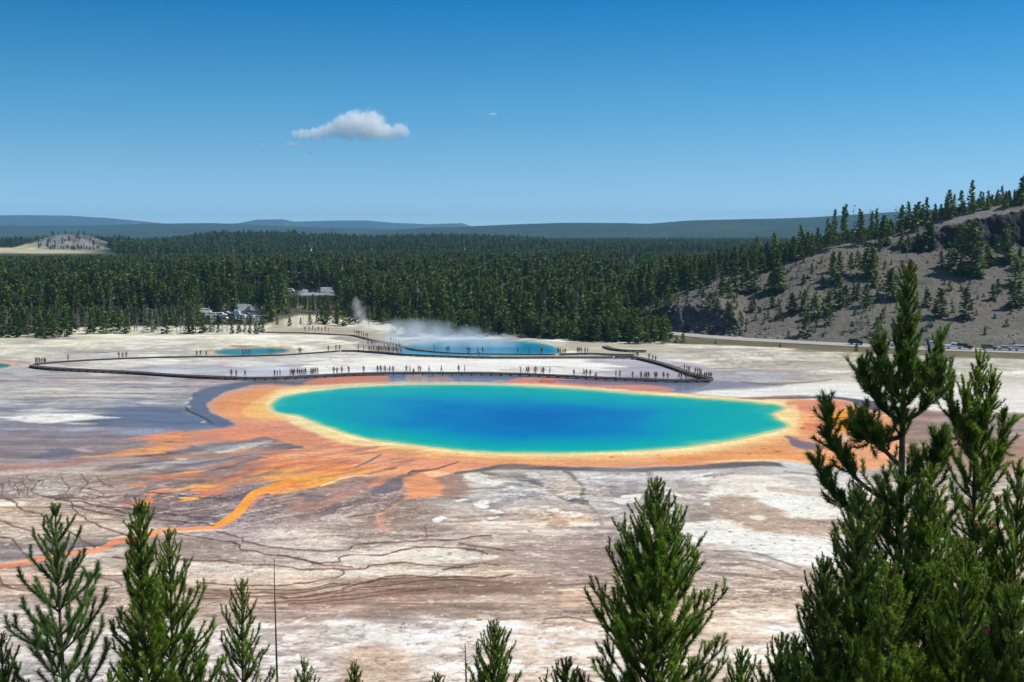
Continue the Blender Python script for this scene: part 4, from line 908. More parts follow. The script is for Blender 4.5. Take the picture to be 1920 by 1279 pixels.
# ---- loose rock on it, one object
def scatter_points(name, pts, rot, scl, pick, protos, colname):
    pc = bpy.data.collections.new(colname)
    for i, m_ in enumerate(protos): pc.objects.link(bpy.data.objects.new('%s_kind_%02d' % (name, i), m_))
    n = len(pts); me = bpy.data.meshes.new(name); me.vertices.add(n); me.vertices.foreach_set('co', np.asarray(pts, np.float32).ravel())
    a = me.attributes.new('pick', 'INT', 'POINT'); a.data.foreach_set('value', np.asarray(pick, np.int32))
    a = me.attributes.new('rot', 'FLOAT_VECTOR', 'POINT'); a.data.foreach_set('vector', np.asarray(rot, np.float32).ravel())
    a = me.attributes.new('scl', 'FLOAT_VECTOR', 'POINT'); a.data.foreach_set('vector', np.asarray(scl, np.float32).ravel())
    ob = link(name, me); ng = bpy.data.node_groups.new('scatter_' + name, 'GeometryNodeTree')
    ng.interface.new_socket('Geometry', in_out='INPUT', socket_type='NodeSocketGeometry'); ng.interface.new_socket('Geometry', in_out='OUTPUT', socket_type='NodeSocketGeometry')
    gi = ng.nodes.new('NodeGroupInput'); go = ng.nodes.new('NodeGroupOutput'); ip = ng.nodes.new('GeometryNodeInstanceOnPoints'); ci = ng.nodes.new('GeometryNodeCollectionInfo'); mp_ = ng.nodes.new('GeometryNodeMeshToPoints')
    ci.inputs['Collection'].default_value = pc; ci.inputs['Separate Children'].default_value = True; ci.inputs['Reset Children'].default_value = True
    def na(nm, t):
        q = ng.nodes.new('GeometryNodeInputNamedAttribute'); q.data_type = t; q.inputs['Name'].default_value = nm; return [o_ for o_ in q.outputs if o_.enabled][0]
    L_ = ng.links.new
    L_(gi.outputs[0], mp_.inputs['Mesh']); L_(mp_.outputs[0], ip.inputs['Points']); L_(ci.outputs[0], ip.inputs['Instance']); ip.inputs['Pick Instance'].default_value = True
    L_(na('pick', 'INT'), ip.inputs['Instance Index']); L_(na('rot', 'FLOAT_VECTOR'), ip.inputs['Rotation']); L_(na('scl', 'FLOAT_VECTOR'), ip.inputs['Scale']); L_(ip.outputs[0], go.inputs[0])
    ob.modifiers.new('scatter', 'NODES').node_group = ng
    return ob
def chunk(seed):
    bm = bmesh.new(); bmesh.ops.create_icosphere(bm, subdivisions=1, radius=.5); rg = random.Random(seed)
    for v_ in bm.verts: v_.co = v_.co * rg.uniform(.65, 1.25); v_.co.z *= .7
    m_ = bpy.data.meshes.new('rock_chunk'); bm.to_mesh(m_); bm.free(); m_.materials.append(M_SCREE); return m_
M_SCREE = mat('scree_rock', (.085, .078, .070), .95, noise=(2, (.19, .175, .155), .25))
_r = np.random.RandomState(77); P_, S_ = [], []
for k_ in range(5200):
    px_ = _r.uniform(1175, 1960); t_ = _r.beta(1.2, 1.6) if _r.rand() < .7 else _r.uniform(.0, .22)
    if fbm(np.array(px_ * .02), np.array(t_ * 5.), 371, 3) < -.02 and _r.rand() < .85: continue
    if px_ > 1700 and t_ < .8 and _r.rand() < .55: continue
    if t_ < .22 and px_ > 1420 and _r.rand() < .6: continue
    d_ = float(hill_base(px_)) * (1 - t_) + float(hill_crest(px_)[0]) * t_; z_ = float(hill_z(px_, d_)[0])
    P_.append(((px_ - 960) / F_PX * (d_ * CP + (CAM_H - z_) * SP), d_, z_ + .02)); s_ = _r.lognormal(-.55, .5); S_.append((s_ * 1.3, s_, s_ * .8))
scree_o = scatter_points('scree', P_, _r.uniform(0, 6.28, (len(P_), 3)) * (.1, .1, 1), S_, _r.randint(0, 4, len(P_)), [chunk(i) for i in range(4)], 'scree_kinds')
tag(scree_o, 'loose dark rubble strewn over the gravel hill', 'rubble', kind='stuff')
# ---- road along the foot of the hill
rp = [(1225,622.5),(1258,625.5),(1373,635),(1450,639.5),(1527,643.5),(1655,650),(1741,654),(1920,660),(2300,672),(3000,690)]
rc = np.array([on_ground(p[0], p[1]) for p in smooth_line(rp, 8)[:, :2]])
def ribbon(c, w, z):
    T = np.gradient(c, axis=0); T /= np.linalg.norm(T, axis=1)[:, None]; Nn = np.stack([-T[:, 1], T[:, 0]], 1)
    L = c + Nn * w / 2; R = c - Nn * w / 2; n = len(c)
    V = np.concatenate([np.c_[L, np.full(n, z)], np.c_[R, np.full(n, z)]]); i = np.arange(n - 1)
    return V, np.stack([i + n, i + n + 1, i + 1, i], -1)
V, Qr = ribbon(rc, 8.5, .12)
road = link('road', mesh_arrays('road', V, quads=Qr, mats=[mat('road_asphalt', (.27, .26, .235), .9, noise=(.6, (.34, .32, .28), .2))])); tag(road, kind='structure')
V, Qr = ribbon(rc, 10.5, .10)
sh = link('road_shoulder', mesh_arrays('road_shoulder', V, quads=Qr, mats=[mat('shoulder_gravel', (.26, .24, .19), .95, noise=(.5, (.13, .13, .09), .2))])); tag(sh, kind='structure')
# ---------------------------------------------------------------- trees
def foliage_material(name, c1, c2, warm=(.16, .07, .03), trans=.28, rnd=0.0):
    m = bpy.data.materials.new(name); m.use_nodes = True; nt = m.node_tree; n = N(nt); p = nt.nodes['Principled BSDF']; out = nt.nodes['Material Output']
    a = n('ShaderNodeAttribute', attribute_name='tone'); w = n('ShaderNodeAttribute', attribute_name='warm')
    col = n.mix(a.outputs['Fac'], c1, c2); col = n.mix(w.outputs['Fac'], col, warm)
    if rnd:
        oi = n('ShaderNodeObjectInfo'); g = n('ShaderNodeMapRange', in_0=oi.outputs['Random'], in_1=0.0, in_2=1.0, in_3=1 - rnd, in_4=1 + rnd)
        sc_ = n('ShaderNodeVectorMath', operation='SCALE', in_0=col, in_3=g.outputs[0]); col = sc_.outputs[0]
        r2 = n.math('FRACT', n.math('MULTIPLY', oi.outputs['Random'], 7.31)); hs_ = n('ShaderNodeHueSaturation', in_Hue=n.math('ADD', .485, n.math('MULTIPLY', r2, .035)), in_Color=col); col = hs_.outputs[0]
    nt.links.new(col, p.inputs['Base Color']); p.inputs['Roughness'].default_value = .55; p.inputs['Specular IOR Level'].default_value = .3
    tr = n('ShaderNodeBsdfTranslucent'); nt.links.new(col, tr.inputs['Color']); ms = n('ShaderNodeMixShader', in_0=trans)
    nt.links.new(p.outputs[0], ms.inputs[1]); nt.links.new(tr.outputs[0], ms.inputs[2]); nt.links.new(ms.outputs[0], out.inputs['Surface'])
    return m
M_NEEDLE = foliage_material('pine_needles', (.045, .095, .012), (.30, .46, .055), warm=(.20, .10, .04), trans=.5)
M_NEEDLE_BLUE = foliage_material('pine_needles_bluish', (.05, .10, .03), (.25, .40, .11), warm=(.20, .10, .04), trans=.5)
M_NEEDLE_DARK = foliage_material('pine_needles_dark', (.035, .075, .014), (.21, .35, .05), warm=(.18, .10, .04), trans=.35)
M_BARK = mat('pine_bark', (.055, .042, .033), .95, noise=(9, (.12, .095, .075), .15), bump=.6)
M_SNAG = mat('weathered_wood', (.12, .11, .10), .9, noise=(6, (.22, .205, .19), .2), bump=.4)
M_CONE = mat('rusty_cone', (.30, .10, .035), .8, noise=(25, (.16, .05, .02), .2))

def curve_pts(p, d, L, up, n, rng, jit=.04):
    """a limb: starts at p in direction d, length L, bends towards the sky by 'up'"""
    P = [np.array(p, float)]; d = np.array(d, float); s = L / n
    for k in range(n):
        d = d + np.array((0, 0, up / n)) + rng.normal(0, jit, 3); d /= np.linalg.norm(d); P.append(P[-1] + d * s)
    return np.array(P)

def needles(lines, per_m, length, width, rng):
    """lines: list of (points, first covered fraction, warmth) -> triangles bristling round every twig"""
    A, Bv, Wm, Tn = [], [], [], []
    for P, f0, wm in lines:
        seg = np.linalg.norm(np.diff(P, axis=0), axis=1); cum = np.r_[0, np.cumsum(seg)]; L = cum[-1]
        n = int(per_m * L * (1 - f0)) + 4
        t = f0 * L + (1 - f0) * L * rng.rand(n)
        i = np.clip(np.searchsorted(cum, t) - 1, 0, len(seg) - 1); fr = (t - cum[i]) / (seg[i] + 1e-9)
        pt = P[i] + (P[i + 1] - P[i]) * fr[:, None]; T = (P[i + 1] - P[i]) / (seg[i][:, None] + 1e-9)
        A.append(pt); Bv.append(T); Wm.append(np.full(n, wm) * (t / L) ** 2); Tn.append(np.full(n, rng.normal(.38, .26)) + .35 * (t / L - .5))
    A = np.concatenate(A); T = np.concatenate(Bv); Wm = np.concatenate(Wm); n = len(A)
    r = rng.normal(size=(n, 3)); side = np.cross(T, r); side /= np.linalg.norm(side, axis=1)[:, None] + 1e-9
    ang = np.radians(rng.uniform(22, 58, n))[:, None]
    d = T * np.cos(ang) + side * np.sin(ang) + np.array((0, 0, .12)); d /= np.linalg.norm(d, axis=1)[:, None]
    ln = length * rng.uniform(.65, 1.15, n)[:, None] * np.clip(.42 + .38 * (A[:, 2].max() - A[:, 2]), .42, 1)[:, None]
    wv = np.cross(d, rng.normal(size=(n, 3))); wv /= np.linalg.norm(wv, axis=1)[:, None] + 1e-9
    V = np.stack([A - wv * width / 2, A + wv * width / 2, A + d * ln], 1).reshape(-1, 3)
    tone = np.repeat(np.clip(np.concatenate(Tn) + rng.normal(0, .12, n), 0, 1), 3); tone[2::3] = np.clip(tone[2::3] + .15, 0, 1)
    return V, np.arange(3 * n).reshape(-1, 3), tone, np.repeat(Wm, 3)

def near_pine(label, px, py, D, rad, seed, mtl=None, gap=.30, per=5, dense=1.0, per_m=150, nlen=.094, nw=.0105, lean=0.0, base=None, limbs=(), bare=(), warm_top=.5, trunk_r=None, hmax=99, cones=()):
    """a young lodgepole pine; its tip is at survey px, py and distance D; rad = [(depth below tip m, crown radius m)]"""
    rng = np.random.RandomState(seed); rd = random.Random(seed)
    tx, ty, tz = at_dist(px, py, D); bz = float(slope_z(D)) if base is None else base
    H = float(tz - bz); root = empty('pine_tree', (float(tx), float(ty), bz)); tag(root, label, 'pine tree', 'pines on the near hillside')
    per_m = per_m * 2.7; tr = trunk_r or (.0075 * H + .008)
    hs_ = np.linspace(0, H, 26); cx = lean * (H - hs_) + .03 * np.sin(hs_ * 1.1 + seed) * (1 - hs_ / H); cy = .03 * np.cos(hs_ * .9 + seed) * (1 - hs_ / H)
    trad = tr * ((H - hs_) / H) ** .75 + .004
    trunk = np.c_[cx, cy, hs_, trad]
    def at_h(h): return np.array([np.interp(h, hs_, cx), np.interp(h, hs_, cy), h])
    wood = [trunk]; tp_ = np.linspace(max(0, H - 1.5), H, 12); cover = [(np.c_[np.interp(tp_, hs_, cx), np.interp(tp_, hs_, cy), tp_], 0.0, warm_top)]
    def limb(p, d, L, up, depth, f0, thick):
        P = curve_pts(p, d, L, up, 7, rng); wood.append(np.c_[P, np.linspace(thick, .004, len(P))])
        wm = warm_top * max(0, 1 - depth / 1.4) * (rng.rand() < .6) + (.35 if rng.rand() < .08 else 0)
        cover.append((P, f0, wm))
        ns = max(2, int(L * 3.6 * dense)); a = np.linspace(max(f0 * .7, .2), .9, ns)
        for k, t in enumerate(a):
            q = P[0] * 0 + np.array([np.interp(t * 7, np.arange(8), P[:, j]) for j in range(3)])
            dr = P[min(int(t * 7) + 1, 7)] - P[int(t * 7)]; dr /= np.linalg.norm(dr)
            sd = np.cross(dr, (0, 0, 1)); sd /= np.linalg.norm(sd) + 1e-9
            s = (1 if k % 2 else -1); dd = dr * .75 + sd * s * rng.uniform(.5, .95) + np.array((0, 0, rng.uniform(.15, .75)))
            l2 = min(.62, L * .45) * (1.12 - t) * rng.uniform(.6, 1.25) + .15
            S = curve_pts(q, dd / np.linalg.norm(dd), l2, up * .9, 4, rng, .05)
            if l2 > .2: wood.append(np.c_[S, np.linspace(.005, .003, len(S))])
            cover.append((S, .05, wm))
            if l2 > .45 and dense > .8:
                for e in (-1, 1):
                    d3 = (S[2] - S[1]); d3 /= np.linalg.norm(d3); s3 = np.cross(d3, (0, 0, 1)); d3 = d3 * .8 + s3 * e * .7 + np.array((0, 0, .2))
                    cover.append((curve_pts(S[2], d3 / np.linalg.norm(d3), l2 * .45, up, 3, rng, .05), 0, wm))
    depth = .26
    while depth < H - .5 and depth < hmax:
        R = interp(depth, rad); skip = any(a <= depth <= b for a, b in bare)
        npb = per if depth > .6 else max(3, per - 1); a0 = rng.rand() * 6.3
        for k in range(npb):
            if skip and rng.rand() < .75: continue
            az = a0 + k * 2 * math.pi / npb + rng.normal(0, .25)
            el = math.radians(np.interp(depth, [0, 1, 3, 6], [62, 48, 27, 8]) + rng.normal(0, 7))
            L = R * rng.uniform(.72, 1.12) / max(.45, math.cos(el) * .85 + .12)
            p = at_h(H - depth + rng.uniform(-.05, .05)); d = (math.cos(az) * math.cos(el), math.sin(az) * math.cos(el), math.sin(el))
            L *= np.interp(depth, [0, 1, 2], [1, 1.06, 1.12]); L = min(L, max(.08, .75 * (depth - .12)))
            if L > .07: limb(p, d, L, np.interp(depth, [0, 1, 4], [.5, .65, .75]), depth, np.interp(depth, [0, .8, 3], [.0, .05, .22]), .008 + .010 * L)
        depth += gap * rng.uniform(.8, 1.2) * (1 if depth < 3 else 1.25)
    for (h0, path, dy) in limbs:                          # big single limbs: (depth of attachment, [(dx, dz below tip)...], depth offset)
        pts = [at_h(H - h0)] + [np.array((x, dy * (k + 1) / len(path), H - z)) for k, (x, z) in enumerate(path)]
        L2 = smooth_line([(q[0], q[2], q[1]) for q in pts], 4); P = np.c_[L2[:, 0], L2[:, 2], L2[:, 1]]
        wood.append(np.c_[P, np.linspace(.035, .006, len(P))]); n = len(P)
        cover.append((P[int(n * .3):], 0, .25))
        for i in range(int(n * .3), n - 1):
            for rep in range(5):
                dr = P[i + 1] - P[i]; dr /= np.linalg.norm(dr); dd = dr * .6 + rng.normal(0, .55, 3) + np.array((0, 0, .35)); dd /= np.linalg.norm(dd)
                l2 = rng.uniform(.16, .42) * (1.15 - .5 * i / n); S = curve_pts(P[i] + (P[i + 1] - P[i]) * rng.rand(), dd, l2, .9, 4, rng, .05)
                wood.append(np.c_[S, np.linspace(.005, .003, len(S))]); cover.append((S, .1, .15))
    V, Q = tubes([w for w in wood if len(w) > 1], 6 if False else 5)
    link('trunk', mesh_arrays('pine_trunk', V, quads=Q, mats=[M_BARK], smooth=True), root)
    V, T, tone, wm = needles(cover, per_m, nlen, nw, rng)
    link('crown', mesh_arrays('pine_crown', V, tris=T, mats=[mtl or M_NEEDLE], attrs=dict(tone=tone, warm=wm)), root)
    for (cxp, cyp, dd) in cones:                          # rust-brown cone clusters seen in the crown
        X, Yw, Z = at_dist(cxp, cyp, D + dd); bm = bmesh.new()
        for k in range(9):
            r = rng.normal(0, .016, 3); mt = Matrix.Translation(Vector((X - tx + r[0], Yw - ty + r[1], Z - bz + r[2] * 1.3))) @ Matrix.Rotation(rng.rand() * 3, 4, 'X') @ Matrix.Diagonal((.016, .016, .034, 1))
            bmesh.ops.create_icosphere(bm, subdivisions=1, radius=1, matrix=mt)
        me = bpy.data.meshes.new('cone_cluster'); bm.to_mesh(me); bm.free(); me.materials.append(M_CONE); link('cone_cluster', me, root)
    return root

# --- left group
near_pine('bluish green open pine, left of the two tall narrow pines on the left', 103, 945, 19., [(0,.06),(.5,.32),(1.0,.52),(1.5,.50),(2,.72),(3,1.0),(5,1.2)], 3, M_NEEDLE_BLUE, gap=.40, per=5, dense=.75, per_m=210, nlen=.12)
near_pine('tallest dense narrow pine of the left foreground', 262, 935, 18., [(0,.06),(.5,.24),(1.5,.36),(2.2,.45),(3,.60),(5,.9)], 4, gap=.21, per=6, dense=1.0, per_m=160)
near_pine('pine leaning against the right side of the dense narrow pine on the left', 317, 990, 18.6, [(0,.05),(.5,.24),(1.2,.42),(2,.72),(3,.95),(5,1.2)], 5, gap=.30, per=5, dense=.85, per_m=150)
near_pine('slim pine standing just left of the thin dead pole', 452, 1085, 20., [(0,.05),(.6,.25),(1.1,.36),(1.6,.44),(2.2,.58),(4,.8)], 6, gap=.30, per=5, dense=.8, per_m=150)
near_pine('pine cut by the left edge with only its tip in view', 2, 1188, 19., [(0,.06),(.6,.22),(1,.38),(3,.8)], 7, gap=.26, per=6)
near_pine('small pine top between the bluish pine and the dense narrow pine', 208, 1258, 19.5, [(0,.05),(.5,.22),(2,.7)], 8, gap=.28)
near_pine('tiny pine top right of the dead pole on the left', 570, 1234, 20.5, [(0,.05),(.6,.24),(2,.6)], 9, gap=.26)
near_pine('tiny thin pine tip at the bottom between the dead poles', 664, 1240, 20.5, [(0,.04),(.6,.16),(2,.5)], 10, gap=.24, warm_top=.8)
near_pine('smallest pine tip, left of the thin grey snag', 820, 1262, 20.5, [(0,.05),(.5,.25),(2,.6)], 11, gap=.26, mtl=M_NEEDLE_DARK)
near_pine('low pine between the slim pine and the narrow pair on the left', 368, 1215, 19., [(0,.05),(.6,.34),(2,.8)], 12, gap=.28)
# --- middle
near_pine('small bright pine with fanned tips beside the thin grey snag', 926, 1162, 20., [(0,.05),(.5,.25),(1.1,.44),(2,.62),(4,.9)], 13, gap=.20, per=6, dense=.9)
near_pine('big broad bright green pine in the lower middle', 1232, 893, 17., [(0,.05),(.5,.16),(1.1,.45),(1.7,.78),(2.35,.96),(3.1,1.25),(6,1.6)], 14, gap=.22, per=7, dense=1.0, per_m=135, warm_top=.7)
near_pine('low pine top at the left foot of the big broad pine', 1062, 1232, 17.5, [(0,.05),(.4,.3),(2,.9)], 15, gap=.24, per=6, mtl=M_NEEDLE_DARK)
near_pine('low dark pine at the right foot of the big broad pine', 1392, 1212, 17.5, [(0,.05),(.4,.18),(2,.7)], 151, gap=.24, per=6)
near_pine('low dark twin-topped pine between the broad pine and the right cluster', 1466, 1186, 15.5, [(0,.05),(.5,.22),(2,.7)], 16, gap=.24, per=6, mtl=M_NEEDLE_DARK)
near_pine('second low dark pine close to the right cluster', 1492, 1192, 15.2, [(0,.05),(.5,.2),(2,.8)], 17, gap=.24, per=6, mtl=M_NEEDLE_DARK)
# --- right cluster; the big tree has a dense column on top, then a bare stretch and upturned limbs
k = 14. / F_PX
near_pine('tallest pine of all, rising above the far hill at the right', 1704, 492, 14., [(0,.05),(.35,.12),(.8,.16),(1.0,.15),(1.4,.17),(2.0,.22),(2.6,.28),(3.2,.6),(4,.85),(5.5,1.15),(7,1.4)], 21,
          M_NEEDLE_DARK, gap=.20, per=6, dense=.85, per_m=170, trunk_r=.10, bare=((1.95, 3.0),), warm_top=1.0,
          limbs=[(1.75, [(-.17,1.62),(-.32,1.32),(-.38,1.08)], -.2), (2.02, [(-.22,1.88),(-.42,1.62),(-.50,1.36)], .1), (1.72, [(.18,1.62),(.36,1.38),(.46,1.02)], .1), (2.0, [(.20,1.85),(.30,1.6),(.33,1.35)], -.3),
                 (2.6, [(-.25,2.36),(-.45,2.2),(-.56,1.95)], -.1), (3.15, [(-.45,2.85),(-.75,2.55),(-.95,2.2),(-1.0,1.82)], -.15), (2.9, [(.25,2.7),(.38,2.5),(.42,2.2)], -.2), (2.2, [(-.3,2.3),(-.45,2.25),(-.56,2.1)], .2),
                 (3.6, [(-.5,3.25),(-.85,2.95),(-1.02,2.6)], .2)],
          cones=((1627,1040,-.8),(1566,1036,-.6),(1738,1117,-.9)))
near_pine('slender pine with many raised tips right of the tallest pine', 1838, 655, 15., [(0,.05),(.5,.11),(1.0,.18),(1.6,.34),(2.4,.5),(4,.8),(6,1.1)], 22, gap=.24, per=5, dense=.9, per_m=150, warm_top=.3,
          limbs=[(1.5, [(-.22,1.2),(-.36,.8),(-.41,.32)], 0), (1.6, [(-.15,1.3),(-.22,.9),(-.24,.6)], -.2), (1.5, [(.1,1.2),(.16,.8),(.17,.45)], 0), (1.9, [(.2,1.6),(.33,1.3),(.36,.95)], 0)],
          cones=((1797,832,-.4),(1870,938,-.6),(1818,952,-.6),(1830,985,-.7)))
near_pine('bushy pine cut by the right edge', 1912, 862, 14.5, [(0,.05),(.5,.2),(1.2,.42),(2.4,.7),(5,1.1)], 23, gap=.26, per=6, dense=.9, cones=((1860,985,-.5),))
near_pine('pine filling the gap just right of the tallest trunk', 1746, 868, 13.4, [(0,.05),(.5,.16),(1.1,.3),(2,.5),(4,.85)], 24, gap=.27, per=6, dense=.9, cones=((1782,1083,-.5),))
near_pine('pine left of the tallest trunk with its tips against the white flat', 1612, 905, 13.2, [(0,.05),(.6,.2),(1.2,.36),(2,.46),(4,.85)], 25, M_NEEDLE_DARK, gap=.20, per=6, dense=.95)
near_pine('leftmost pine of the right cluster, dark and low', 1545, 1042, 13.0, [(0,.05),(.5,.2),(1.1,.34),(2,.5),(4,.8)], 26, M_NEEDLE_DARK, gap=.2, per=6, dense=.95)
near_pine('low bright pine under the tallest pine', 1670, 1050, 12.4, [(0,.05),(.5,.24),(1.2,.42),(3,.7)], 27, gap=.25, per=6)
near_pine('low pine at the bottom right under the slender pine', 1812, 1010, 12.6, [(0,.05),(.5,.24),(1.2,.42),(3,.7)], 28, gap=.25, per=6, cones=((1848,1180,-.5),))
near_pine('low dark pine in the bottom right corner', 1900, 1090, 12.2, [(0,.05),(.5,.24),(1.2,.42),(3,.7)], 29, M_NEEDLE_DARK, gap=.2, per=7)

# --- two dead poles
def pole(label, pts, D, seed, r0, r1, twigs):
    rng = np.random.RandomState(seed); top = pts[-1]; bx, by, bz = at_dist(pts[0][0], pts[0][1], D); gz = float(slope_z(D))
    root = empty('dead_tree', (float(bx), D, gz)); tag(root, label, 'dead tree')
    P = [np.array((0, 0, -.1))] + [np.array([float(at_dist(x, y, D)[0] - bx), 0, float(at_dist(x, y, D)[2] - gz)]) for x, y in pts]
    P = np.array(P); R = np.linspace(r0, r1, len(P)); V, Q = tubes([np.c_[P, R]], 8)
    link('trunk', mesh_arrays('dead_trunk', V, quads=Q, mats=[M_SNAG if twigs else mat('dark_dead_wood', (.045, .036, .032), .9, noise=(8, (.09, .07, .06), .2))], smooth=True), root)
    if twigs:
        T = []
        for k in range(twigs):
            t = rng.uniform(.35, .95); q = np.array([np.interp(t, np.linspace(0, 1, len(P)), P[:, j]) for j in range(3)]); a = rng.rand() * 6.3
            C = curve_pts(q, (math.cos(a), math.sin(a), rng.uniform(-.1, .5)), rng.uniform(.08, .25), .1, 3, rng, .1); T.append(np.c_[C, np.linspace(.006, .002, len(C))])
        V, Q = tubes([np.c_[P, R]] + T, 8); o_ = root.children[0]; o_.data = mesh_arrays('dead_trunk', V, quads=Q, mats=[M_SNAG], smooth=True)
pole('thin dark dead pole standing alone in front of the pale terraces', [(522,1330),(519,1250),(517,1180),(515,1110),(514,1047)], 22., 31, .030, .006, 0)
pole('short grey snag with stubby twigs beside the small bright pine', [(876,1330),(874,1270),(873,1240),(872,1206)], 21., 32, .028, .008, 16)
# ---------------------------------------------------------------- conifers of the middle distance
M_FAR = foliage_material('conifer_foliage', (.052, .090, .014), (.160, .205, .032), trans=.25, rnd=.35)
M_FARDRY = foliage_material('dry_twigs', (.10, .09, .075), (.19, .17, .145), trans=.05, rnd=.25)
M_FARBARK = mat('far_bark', (.14, .125, .105), .95)
M_FARSNAG = mat('grey_snag', (.22, .205, .185), .95)

def conifer(kind, seed):
    """unit 1 m; returns (trunk V,Q), (crown V,T,tone); height about 1.0"""
    rng = np.random.RandomState(seed)
    lo, R, n, bend, fl = dict(pine=(.34, .105, 62, .35, 6), full=(.06, .15, 74, -.15, 6), narrow=(.22, .095, 66, .1, 6), snag=(.25, .07, 26, -.3, 1), young=(.04, .21, 54, .35, 6), dry=(.10, .12, 44, .5, 1))[kind]
    hs_ = np.linspace(0, .97, 8); wob = .006 * rng.randn(8).cumsum()
    tr = np.c_[wob, wob[::-1] * .6, hs_, .0105 * (1 - hs_) ** .8 + .0012]; tubes_ = [tr]
    A, Bd, W = [], [], []
    for k in range(n):
        h = lo + (1 - lo) * (k + rng.rand()) / n; f = (h - lo) / (1 - lo)
        prof = (1 - f) ** .85 * (.55 + .45 * min(1, f * 5 + .25)) if kind != 'pine' else (1 - f) ** .65 * min(1, .35 + f * 2.2)
        L = R * prof * rng.uniform(.55, 1.3) + .012; az = rng.rand() * 6.3; up = bend * rng.uniform(.4, 1.4) + f * .7
        d = np.array((math.cos(az), math.sin(az), up)); d /= np.linalg.norm(d); p = np.array((np.interp(h, hs_, wob), 0, h))
        if kind in ('snag', 'dry'): tubes_.append(np.array([(*p, .0022), (*(p + d * L * .6 + (0, 0, .01)), .0015), (*(p + d * L * 1.1 + (0, 0, .03)), .0006)]))
        for e in range(fl):
            t = rng.uniform(.25, 1.05); q = p + d * L * t + rng.normal(0, .012, 3) * (1, 1, .6)
            s = rng.uniform(.022, .050) * (1.5 if kind in ('full', 'young') else 1.15) * (.75 + .5 * (1 - f))
            a, b = rng.normal(size=3), rng.normal(size=3); a /= np.linalg.norm(a); b /= np.linalg.norm(b); a[2] *= .7
            A.append([q + a * s, q - a * s * .6 + b * s * .5, q - b * s * .6 + d * s])
            W.append([np.clip(rng.normal(.45, .25), 0, 1)] * 3)
    if kind != 'snag':
        for e in range(14):
            q = np.array((np.interp(.97, hs_, wob), 0, rng.uniform(.86, 1.0))); s = .012; a = rng.normal(size=3) * (.6, .6, 1.6)
            A.append([q + a * s, q - a * s, q + rng.normal(size=3) * s * .8]); W.append([.5] * 3)
    tv, tq = tubes(tubes_, 4)
    A = np.array(A, float).reshape(-1, 3)
    return (tv, tq), (A, np.arange(len(A)).reshape(-1, 3), np.array(W).ravel())

PROTO = {}
def proto(kind, seed):
    key = (kind, seed)
    if key not in PROTO:
        (tv, tq), (cv_, ct, w) = conifer(kind, seed); dry = kind in ('snag', 'dry')
        tm = mesh_arrays('conifer_trunk', tv, quads=tq, mats=[M_FARSNAG if dry else M_FARBARK], smooth=True)
        cm = mesh_arrays('conifer_crown', cv_, tris=ct, mats=[M_FARDRY if dry else M_FAR], attrs=dict(tone=w, warm=w * 0))
        # one mesh with both, for the far mass
        V = np.concatenate([tv, cv_]); jm = mesh_arrays('conifer', V, tris=ct + len(tv), quads=tq, mats=[M_FAR if not dry else M_FARDRY, M_FARSNAG if dry else M_FARBARK],
                mat_idx=np.r_[np.zeros(len(ct)), np.ones(len(tq))], attrs=dict(tone=np.r_[np.zeros(len(tv)), w], warm=np.zeros(len(V))))
        PROTO[key] = (tm, cm, jm)
    return PROTO[key]

def one_tree(kind, seed, x, y, z, h, wide, label, group, cat='tree', name='conifer_tree'):
    tm, cm, _ = proto(kind, seed)
    root = empty(name, (x, y, z - .1), random.Random(hash((round(x, 1), round(y, 1)))).random() * 6.3); root.scale = (h * wide, h * wide, h)
    tag(root, label, cat, group)
    link('trunk', tm, root); link('crown', cm, root)
    return root

R5 = random.Random(5)
def seed_of(): return R5.randrange(4)

